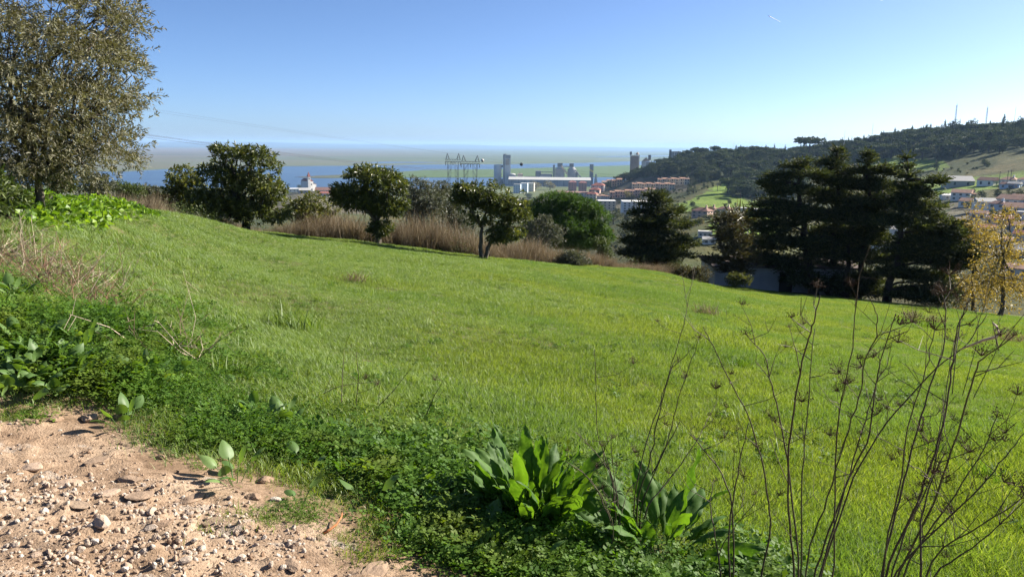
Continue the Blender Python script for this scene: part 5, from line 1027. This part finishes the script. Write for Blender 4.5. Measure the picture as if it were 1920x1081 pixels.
for px_, py_, c_, lab in [(904.5, 301, (.55, .50, .46), 'pale marker ball right of the pylons'), (977.5, 308, (.035, .025, .025), 'dark marker ball in front of the river right of the tower')]:
    q = at(px_, py_, 640); o = thing('marker_ball', lab, 'marker ball', q); mb = MB(); mb.lathe([(.02, -1.4), (.75, -1.15), (1.25, -.6), (1.4, 0), (1.25, .6), (.75, 1.15), (.02, 1.4)], 16); mb.obj('shell', plain('ball_%d' % px_, c_), o, True); MB().lathe([(1.45, -.12), (1.45, .12)], 16).obj('seam', M_STEEL, o)
pa = at(893, 291, 760); pe = at(1300, 331, 420); tt = np.linspace(0, 1, 50)
for k, (px_, py_, x_) in enumerate(((904.5, 301, 0), (977.5, 308, 0))):
    q = at(px_, py_, 640); e = at(1290 + 60 * k, 352, 330); s_ = at(893 - 12 * k, 291, 760); P = np.concatenate([np.linspace(s_, q, 20), np.linspace(q, e, 30)[1:]]); tag(MB().tube(P, .03, 4).obj('power_line', M_CABLE), 'very thin earth wire through the %s marker ball' % ('pale', 'dark')[k], 'cable', 'earth wires right of the pylons')
def mast(px, ytop, ybase, wpx, r, label, lat=True):
    p = base(px, ybase, r); Ht = float(at(px, ytop, r)[2] - p[2]); root = thing('radio_mast', label, 'mast', p, .3, 'masts on the ridge'); wd = wpx * r / FPX / 2; mb = MB()
    M_ = plain('mast_steel', (.42, .43, .45), .6)
    if lat:
        c = [(wd * math.cos(a), wd * math.sin(a)) for a in (0, 2.09, 4.19)]
        for x, y in c: mb.bar((x, y, 0), (x * .45, y * .45, Ht), .16)
        n_ = 9
        for k in range(n_):
            for q in range(3): a, b_ = c[q], c[(q + 1) % 3]; f0, f1 = 1 - .55 * k / n_, 1 - .55 * (k + 1) / n_; mb.bar((a[0] * f0, a[1] * f0, Ht * k / n_), (b_[0] * f1, b_[1] * f1, Ht * (k + 1) / n_), .09)
    else: mb.tube([(0, 0, 0), (0, 0, Ht)], [.24, .12], 6)
    mb.obj('shaft', M_, root); MB().tube([(0, 0, Ht * .98), (0, 0, Ht * 1.06)], .1, 5).obj('aerial', M_, root)
for a in [(1789, 197, 245, 3.4, 900, 'tallest lattice mast on the ridge at the right'), (1847, 202, 245, 3.2, 900, 'second lattice mast on the ridge, right of the tallest'), (1900, 204, 242, 2, 900, 'slim mast on the ridge near the right edge', False), (1634, 234, 268, 1, 900, 'slim pole mast in the middle of the ridge', False),
          (1582, 246, 276, 1, 900, 'thin pole right of the widest umbrella pine', False), (1547, 253, 280, 1, 900, 'shortest thin pole beside the widest umbrella pine', False), (1374, 266, 292, 1.4, 920, 'lone pole mast above the left part of the wood', False)]: mast(*a)
for px_, yt, yb in [(1872, 321, 352), (1887, 319, 352), (1893, 318, 352)]:
    p = hit(px_, yb, 90); Ht = float(at(px_, yt, float(np.hypot(p[0], p[1])))[2] - p[2]); root = thing('power_pole', {1872: 'leftmost wooden power pole before the brown slope', 1887: 'middle wooden power pole before the brown slope', 1893: 'rightmost wooden power pole before the brown slope'}[px_], 'pole', p); MB().tube([(0, 0, -.5), (0, 0, Ht)], [.17, .12], 6).obj('shaft', M_CABLE, root); MB().bar((-1.1, 0, Ht * .95), (1.1, 0, Ht * .95), .1).obj('crossarm', M_CABLE, root)
p = hit(1345, 359, 200); rr_ = float(np.hypot(p[0], p[1])); root = thing('power_pole', 'lone pole standing on the bright green slope', 'pole', p); Ht = float(at(1345, 343, rr_)[2] - p[2]); MB().tube([(0, 0, -.5), (0, 0, Ht)], [.2, .14], 6).obj('shaft', M_CABLE, root); MB().bar((-1, 0, Ht * .94), (1, 0, Ht * .94), .1).obj('crossarm', M_CABLE, root)
# two short vapour trails high above
M_VAP = plain('vapour', (.85, .85, .86), 1.0, .02)
for (x0, y0, x1, y1, w0), lab in (((1441, 30, 1463, 41.5, 1.5), 'short white vapour trail slanting in the upper right sky'), ((1648, -1, 1655, 1, 1.6), 'tip of a white vapour trail at the top edge')):
    A = at(x0, y0, 42000); B = at(x1, y1, 43500); P = A + (B - A) * np.linspace(0, 1, 8)[:, None]; tag(MB().tube(P, np.linspace(w0, .25, 8) * 42000 / FPX * .42, 8).obj('vapour_trail', M_VAP, None, True), lab, 'vapour trail')

# ================================================================== foreground plants
M_DOCK = leafmat('dock_leaf', [(0, (.035, .085, .016)), (.6, (.065, .14, .022)), (1, (.11, .20, .035))], .45, .62, .22, tcol=(1.35, 1.35, .25), patch=((.11, .2, .05), 60., .45, .6, .5))
M_ARUM = leafmat('arum_leaf', [(0, (.07, .135, .035)), (.6, (.12, .20, .055)), (1, (.19, .27, .10))], .4, .5, .35, tcol=(1.3, 1.3, .3))
M_STALK = plain('fennel_stalk', (.075, .058, .036), .7, .45, 40); M_STALKG = plain('green_fennel_stalk', (.085, .085, .035), .7, .4, 40); M_SEED = plain('fennel_seed', (.075, .045, .025), .8, .4, 60); M_PALE = plain('bleached_twig', (.42, .34, .25), .8, .3, 40)
def blade_mesh(name, L, W, mat, petiole=.35, wavy=.0, curl=.5, cup=.25, nu=11, nv=5, ear=0.0, twist=0.0):
    """a leaf standing along +Z, bending towards +Y, with a midrib fold and a stalk"""
    V = []; F = []; rn = rng.random()
    for i in range(nu):
        t_ = i / (nu - 1); s_ = t_; zz = L * petiole + L * s_ * (1 - .28 * curl * s_ ** 2); yy = L * curl * s_ ** 2 * .75
        wd = W * .5 * (math.sin(math.pi * min(1, (s_ * .97 + .03)) ** (.62 + .25 * (1 - ear))) ** .8 if 0 < t_ < 1 else .03)
        for j in range(nv):
            v_ = (j / (nv - 1)) * 2 - 1; wv = wavy * W * math.sin(t_ * 17 + v_ * 2.5 + rn * 9) * abs(v_) ** 1.5
            a = twist * s_; x = v_ * wd; V.append((x * math.cos(a), yy + cup * abs(v_) * wd + wv + x * math.sin(a), zz - .06 * L * abs(v_) ** 2 * (1 - t_) * ear + wv * .4))
    for i in range(nu - 1):
        for j in range(nv - 1): q = i * nv + j; F.append((q, q + 1, q + nv + 1, q + nv))
    n0 = len(V); pr = W * .035
    for k, z in enumerate((0, L * petiole * .5, L * petiole + L * .06)):
        for a in range(4): V.append((pr * math.cos(a * 1.571), pr * math.sin(a * 1.571) - (.0 if k else .0), z))
    for k in range(2):
        for a in range(4): F.append((n0 + k * 4 + a, n0 + k * 4 + (a + 1) % 4, n0 + k * 4 + 4 + (a + 1) % 4, n0 + k * 4 + 4 + a))
    RN = np.full(len(V), rn) * .7 + .15 + .15 * rng.random(len(V)) * .3
    return mesh(name, V, F, mat, attrs={'rnd': ('FLOAT', RN)}, smooth=True)
DK = [blade_mesh('leaf', .25, rng.uniform(.05, .07), M_DOCK, rng.uniform(.35, .7), .13, rng.uniform(.05, .6), rng.uniform(.1, .4), 15, 7, 0, rng.uniform(-.7, .7)) for _ in range(7)]
AR = [blade_mesh('leaf', .105, rng.uniform(.055, .07), M_ARUM, rng.uniform(.7, 1.2), .02, rng.uniform(.3, .9), rng.uniform(.05, .5), 9, 5, .8, rng.uniform(-.5, .5)) for _ in range(6)]
def rosette(name, label, cat, px, py, n, meshes, smin, smax, tmin, tmax, spread, group=None, p=None):
    p = hit(px, py, 1.2, 20) if p is None else p; root = thing(name, label, cat, p, 0, group)
    for k in range(n):
        a = k * 2.4 + rng.normal() * .4; f = math.sqrt((k + .5) / n); s = rng.uniform(smin, smax); th = tmin + (tmax - tmin) * f + rng.normal() * .12
        d = np.array([math.cos(a), math.sin(a)]) * spread * f; z = float(H(p[0] + d[0], p[1] + d[1])) - p[2]
        o = obj('leaf', meshes[rng.integers(len(meshes))], root, (d[0], d[1], z - .01)); o.rotation_mode = 'ZXY' if False else 'XYZ'
        # lean outwards along azimuth a
        M_ = Matrix.Rotation(a - math.pi / 2, 4, 'Z') @ Matrix.Rotation(-th, 4, 'X') @ Matrix.Rotation(rng.normal() * .5, 4, 'Z'); o.rotation_euler = M_.to_euler(); o.scale = (s, s, s)
    return root
rosette('dock_plant', 'tall bushy dock plant with long upright leaves at the bottom centre', 'plant', 1000, 990, 120, DK, .6, 1.25, .02, .46, .15)
rosette('dock_plant', 'dock plant with wide spreading leaves cut by the bottom edge', 'plant', 1240, 1048, 34, DK, .85, 1.3, .15, .95, .1)
rosette('dock_plant', 'low dock leaves right of the tall dock at its foot', 'plant', 1095, 1010, 12, DK, .55, .9, .5, 1.3, .06)
rosette('dock_plant', 'few drooping dock leaves left of the tall dock', 'plant', 905, 945, 10, DK, .5, .8, .5, 1.25, .07)
for k, (px_, py_, n_, lab) in enumerate([(25, 735, 40, 'clump of oval-leaved plants above the shaded bank at the far left edge'), (75, 705, 44, 'thick clump of oval leaves behind the first, left above the track'), (120, 730, 34, 'clump of oval leaves right above the rounded boulder'), (60, 668, 30, 'upper clump of oval leaves near the left edge'),
                                         (130, 690, 26, 'clump of oval leaves under the dry shrub'), (20, 640, 14, 'oval-leaved clump at the left edge below the dry shrub'), (275, 722, 12, 'dark rosette alone in the clover below the dry twigs'), (480, 795, 9, 'small group of upright leaves at the clover edge'),
                                         (535, 800, 10, 'leaf group right beside the one at the clover edge'), (235, 800, 9, 'flat rosette growing out of the bare track edge'), (440, 905, 8, 'bright seedling rosette on the track edge beside the block stone'), (160, 655, 12, 'upright pale clump between dry shrub and clover'), (25, 560, 12, 'bright leaves before the dry shrub at the left edge')]):
    rosette('arum_plant', lab, 'plant', px_, py_, n_, AR, .75, 1.3, .05, .9, .14 if n_ > 12 else .04, 'oval-leaved plants along the track')
for k, (px_, py_, lab) in enumerate([(640, 838, 'shiny pale leaf tilted to the light in the clover'), (666, 862, 'shiny pale leaf just below right of the tilted one'), (705, 850, 'grey-backed leaf right of the two shiny ones'), (722, 838, 'pale leaf uppermost of the central loose leaves'), (600, 838, 'small green leaf left of the shiny pair'), (572, 878, 'broad green leaf hanging over the clover'),
                                     (632, 872, 'green leaf lying flat below the shiny pair'), (822, 895, 'white-backed curled leaf left of the tall dock'), (800, 866, 'upright green leaf above the curled one'), (690, 940, 'leaf lying on the clover near the bare dirt'), (838, 1000, 'round pale leaf near the bottom, below the tall dock'), (900, 1012, 'pale oval leaf right of the round pale one'),
                                     (940, 1030, 'grey leaf at the bottom below the tall dock'), (452, 722, 'single dark leaf standing above the clover at left'), (560, 940, 'pair-like bright leaf at the clover fringe'), (775, 955, 'bright seedling leaf between clover and dock'), (1000, 1060, 'bright leaf at the bottom edge under the tall dock'), (1140, 1060, 'leaf before the spreading dock at the bottom edge')]):
    rosette('loose_leaf_plant', lab, 'plant', px_, py_ + 10, 2, AR, .75, 1.15, .2, .9, .015, 'single-leaved plants in the clover')

# ------------------------------------------------------------------ dry fennel
def seed_head(name, n=16, L=.05):
    mb = MB()
    for k in range(n):
        d = rdir(1)[0]; d[2] = abs(d[2]) * .8 + .2; d = unit(d); e = d * L * rng.uniform(.5, 1.1); mb.tube([(0, 0, 0), e * .6, e], [.0013, .001, .0008], 3)
        for q in range(3): c = e + rng.normal(size=3) * .006; mb.tube([c - np.array([0, 0, .003]), c, c + np.array([0, 0, .004])], [.0005, .0022, .0005], 4)
    return mb.me(name, M_SEED)
SH = [seed_head('seed_head', 14 + 3 * k, .04 + .008 * k) for k in range(4)]
def fennel(name, label, root_px, r, stems, twig=7, w=1.0, group=None):
    b = base(root_px[0], root_px[1], r); root = thing(name, label, 'plant', b, 0, group)
    for si, st in enumerate(stems):
        n = len(st); rr_ = r + rng.normal() * .10; lean = rng.normal() * .25
        P = np.array([at(px_, py_, rr_ + lean * i / n) for i, (px_, py_) in enumerate(st)]); low = P[0].copy(); gz = float(H(low[0], low[1]))
        P = np.concatenate([[np.array([low[0] * .5 + b[0] * .5, low[1] * .5 + b[1] * .5, gz - .03])], P]) if low[2] > gz else P
        t0 = np.linspace(0, 1, len(P)); tt = np.linspace(0, 1, len(P) * 4); Q = np.stack([np.interp(tt, t0, P[:, i]) for i in range(3)], 1)
        Q[1:-1] = (Q[:-2] + 2 * Q[1:-1] + Q[2:]) / 4; Q = Q + rng.normal(size=Q.shape) * .0015
        R0 = .0040 * w * rng.uniform(.8, 1.15); mb = MB().tube(Q, np.linspace(R0, R0 * .38, len(Q)), 6)
        so = mb.obj('stem', [M_STALK, M_STALK, M_STALKG][si % 3], root, True); so.location = -Vector(b)
        tips = [Q[-1]]; tw = MB()
        for k in range(twig):
            i = int(len(Q) * rng.uniform(.32, .97)); a = Q[i]; d = unit(np.array([rng.normal(), rng.normal() * .8, abs(rng.normal()) * .9 + .35])); l = rng.uniform(.05, .2); m_ = a + d * l * .5 + rng.normal(size=3) * .01; e = a + d * l + np.array([0, 0, .03 * rng.random()])
            tw.tube([a, m_, e], [R0 * .42, R0 * .3, R0 * .18], 4); tips.append(e)
            if rng.random() < .7: e2 = m_ + unit(rng.normal(size=3) + np.array([0, 0, .8])) * l * .5; tw.tube([m_, e2], [R0 * .25, R0 * .14], 3); tips.append(e2)
        t_o = tw.obj('twigs', M_STALK, so); t_o['kind'] = 'stuff'
        for k, e in enumerate(tips):
            if rng.random() < .26: h = obj('seed_head', SH[rng.integers(4)], so, tuple(e), (rng.normal() * .3, rng.normal() * .3, rng.uniform(0, 6))); s = rng.uniform(.35, .75); h.scale = (s, s, s)
    return root
fennel('dry_fennel', 'dry brown fennel with tall bare stems, left of the big one at lower right', (1500, 1080), 2.75, [
    [(1500, 1070), (1475, 850), (1462, 780), (1442, 705), (1437, 670), (1400, 627)], [(1490, 1075), (1478, 960), (1478, 850), (1490, 750), (1510, 650), (1525, 608), (1537, 555)], [(1503, 1060), (1503, 900), (1515, 760), (1527, 615)],
    [(1565, 1078), (1565, 890), (1572, 775), (1585, 720), (1600, 640), (1605, 560)], [(1525, 1078), (1560, 980), (1590, 900), (1630, 820), (1640, 740), (1645, 700), (1662, 640), (1680, 588)],
    [(1515, 1030), (1550, 940), (1585, 820), (1615, 735), (1620, 675), (1645, 625), (1645, 585), (1630, 555)], [(1540, 1075), (1600, 890), (1670, 780), (1760, 685), (1815, 645), (1850, 590)], [(1540, 1060), (1590, 900), (1625, 780), (1650, 700)]])
fennel('dry_fennel', 'largest dry fennel, a spray of dark stems fanning out at the lower right corner', (1665, 1085), 2.65, [
    [(1650, 1078), (1680, 960), (1700, 880), (1725, 790), (1750, 705), (1770, 655), (1775, 585), (1765, 545)], [(1660, 1070), (1720, 940), (1750, 860), (1772, 780), (1785, 690), (1795, 615), (1815, 570)],
    [(1680, 1078), (1740, 970), (1780, 860), (1825, 715), (1835, 675), (1900, 630)], [(1665, 1078), (1800, 950), (1850, 900), (1900, 835), (1925, 805)], [(1745, 1078), (1840, 1015), (1925, 935)], [(1745, 1040), (1870, 965), (1925, 928)],
    [(1655, 1075), (1670, 980), (1690, 900), (1700, 800), (1735, 700), (1752, 620)], [(1670, 1075), (1700, 990), (1745, 900), (1768, 800), (1775, 720), (1788, 640)], [(1690, 1078), (1730, 1010), (1790, 930), (1850, 830), (1870, 780)], [(1728, 1080), (1725, 1000), (1735, 930), (1770, 850)]], 9)
fennel('dry_fennel', 'slender dry fennel leaning right, just right of the tall dock', (1205, 950), 3.5, [
    [(1186, 944), (1213, 820), (1240, 749), (1257, 691), (1284, 602), (1289, 575), (1280, 518)], [(1200, 944), (1253, 829), (1271, 749), (1289, 695), (1311, 633)], [(1193, 940), (1220, 860), (1232, 790), (1250, 720), (1262, 680)], [(1203, 940), (1240, 850), (1275, 790)], [(1210, 950), (1262, 890), (1310, 820), (1330, 780)]], 4, 1.0)
fennel('dry_fennel', 'thin dry fennel with two arching stems between the slender and the tall ones', (1400, 1020), 2.95, [
    [(1444, 1000), (1444, 966), (1431, 868), (1404, 780), (1368, 713), (1337, 651), (1318, 612)], [(1365, 1010), (1373, 940), (1386, 868), (1404, 793)], [(1345, 1040), (1380, 980), (1420, 940)], [(1340, 1000), (1330, 940), (1340, 900)], [(1375, 940), (1350, 880), (1310, 830), (1290, 810)]], 4, .9)
fennel('dry_sticks', 'tangle of broken dry sticks at the right foot of the tall dock', (1150, 985), 3.15, [
    [(1155, 985), (1150, 900), (1120, 850), (1080, 810)], [(1160, 985), (1158, 930), (1140, 870), (1118, 811), (1118, 713), (1115, 655)], [(1150, 985), (1130, 930), (1090, 880)], [(1165, 990), (1150, 880), (1145, 820)], [(1148, 980), (1110, 900), (1060, 862)], [(1160, 980), (1175, 920), (1215, 880)], [(1152, 900), (1130, 860), (1135, 835), (1147, 822)]], 3, .8)
fennel('dry_sticks', 'few thin grey stalks standing in the grass left of centre', (645, 765), 5.2, [[(640, 760), (642, 700), (646, 655)], [(668, 762), (672, 700), (668, 660)], [(560, 790), (600, 740), (640, 722), (700, 715)], [(700, 770), (740, 730), (770, 690)], [(790, 800), (812, 745), (830, 715)]], 2, 1.0)
fennel('dry_sticks', 'thin upright stalks at the upper right of the field before the poplars', (1800, 640), 10.5, [[(1795, 640), (1800, 600), (1790, 570)], [(1830, 650), (1835, 605), (1828, 580)], [(1870, 655), (1865, 620), (1880, 590)]], 3, 1.6)
q = [(1800, 655), (1845, 637), (1866, 632), (1874, 624), (1869, 612), (1861, 604)]; P = np.array([at(a, b_, 2.6) for a, b_ in q]); tag(MB().tube(P, [.002, .004, .0045, .0045, .004, .002], 6).obj('bleached_twig', M_PALE, None, True), 'white bleached twig hooked on top of the largest fennel', 'twig')
# dry twig tangle left and the dry shrub at the left edge
def tangle(name, label, cat, px, py, n, L, sx, sy, mats, up=.5, rad=.004):
    p = hit(px, py, 1.2, 30); root = thing(name, label, cat, p)
    for m_i, mt in enumerate(mats):
        mb = MB()
        for k in range(n // len(mats)):
            a = np.array([rng.normal() * sx * .35, rng.normal() * sy * .35, 0]); a[2] = float(H(p[0] + a[0], p[1] + a[1])) - p[2]; d = unit(np.array([rng.normal() * 1.0 - .25, rng.normal() * .6, abs(rng.normal()) * up + .12])); l = L * rng.uniform(.4, 1.1)
            m_ = a + d * l * .5 + rng.normal(size=3) * l * .06; e = a + d * l + rng.normal(size=3) * l * .08; rr_ = rad * rng.uniform(.5, 1.2); mb.tube([a, m_, e], [rr_, rr_ * .7, rr_ * .3], 4)
            for q in range(3): s_ = m_ + (e - m_) * rng.random(); mb.tube([s_, s_ + unit(rng.normal(size=3) + d) * l * .25], [rr_ * .4, rr_ * .15], 3)
        tag(mb.obj('twigs', mt, root), kind='stuff')
    return root
tangle('dry_twig_tangle', 'fan of bleached dry twigs lying in the grass at left', 'twigs', 330, 670, 46, .55, .5, .35, [M_PALE, TWIG], .5, .0045)
tangle('dry_shrub', 'dry brown shrub at the left edge, uphill part', 'shrub', 50, 505, 420, .48, 1.5, 1.0, [TWIG, M_PALE, plain('russet_twig', (.2, .10, .07))], .7, .0035)
tangle('dry_shrub', 'small dry brown shrub right of the larger one at the left edge', 'shrub', 115, 555, 200, .38, .8, .6, [TWIG, plain('russet_twig', (.2, .10, .07))], .7, .0032)
# tufts standing out in the field
TU = [blades('tuft_blades', 90, .30, .009, .10, -.15, mt, .8, 4) for mt in (M_GRASSB, M_DRY, M_CLOV)]
for px_, py_, k, s, lab in [(560, 618, 0, 1.5, 'dark feathery grass tuft in the left half of the field'), (520, 612, 0, 1.2, 'feathery grass tuft left beside the dark one'), (1326, 590, 1, 1.5, 'reddish dry tuft in the upper right of the field'), (1712, 598, 1, 1.7, 'pale dry tuft near the tall cypresses'), (1747, 604, 1, 1.6, 'pale dry tuft right of the first near the cypresses'),
                            (1745, 616, 2, 1.5, 'dark weed clump below the pale dry tufts'), (1845, 905, 2, .8, 'dark weed clump in the grass at the right edge'), (1760, 860, 2, .7, 'small dark weed between the fennel stems'), (660, 455 + 75, 1, 1.2, 'small reddish weed in the far left of the field'), (1890, 640, 1, 1.8, 'dry weed tuft at the upper right end of the field'), (1390, 690, 2, .8, 'dark weed patch in the middle of the right field')]:
    p = hit(px_, py_, 1.5, 70); o = thing('weed_tuft', lab, 'weed', p, rng.uniform(0, 6)); c = obj('blades', TU[k], o); c.scale = (s, s, s * .8)
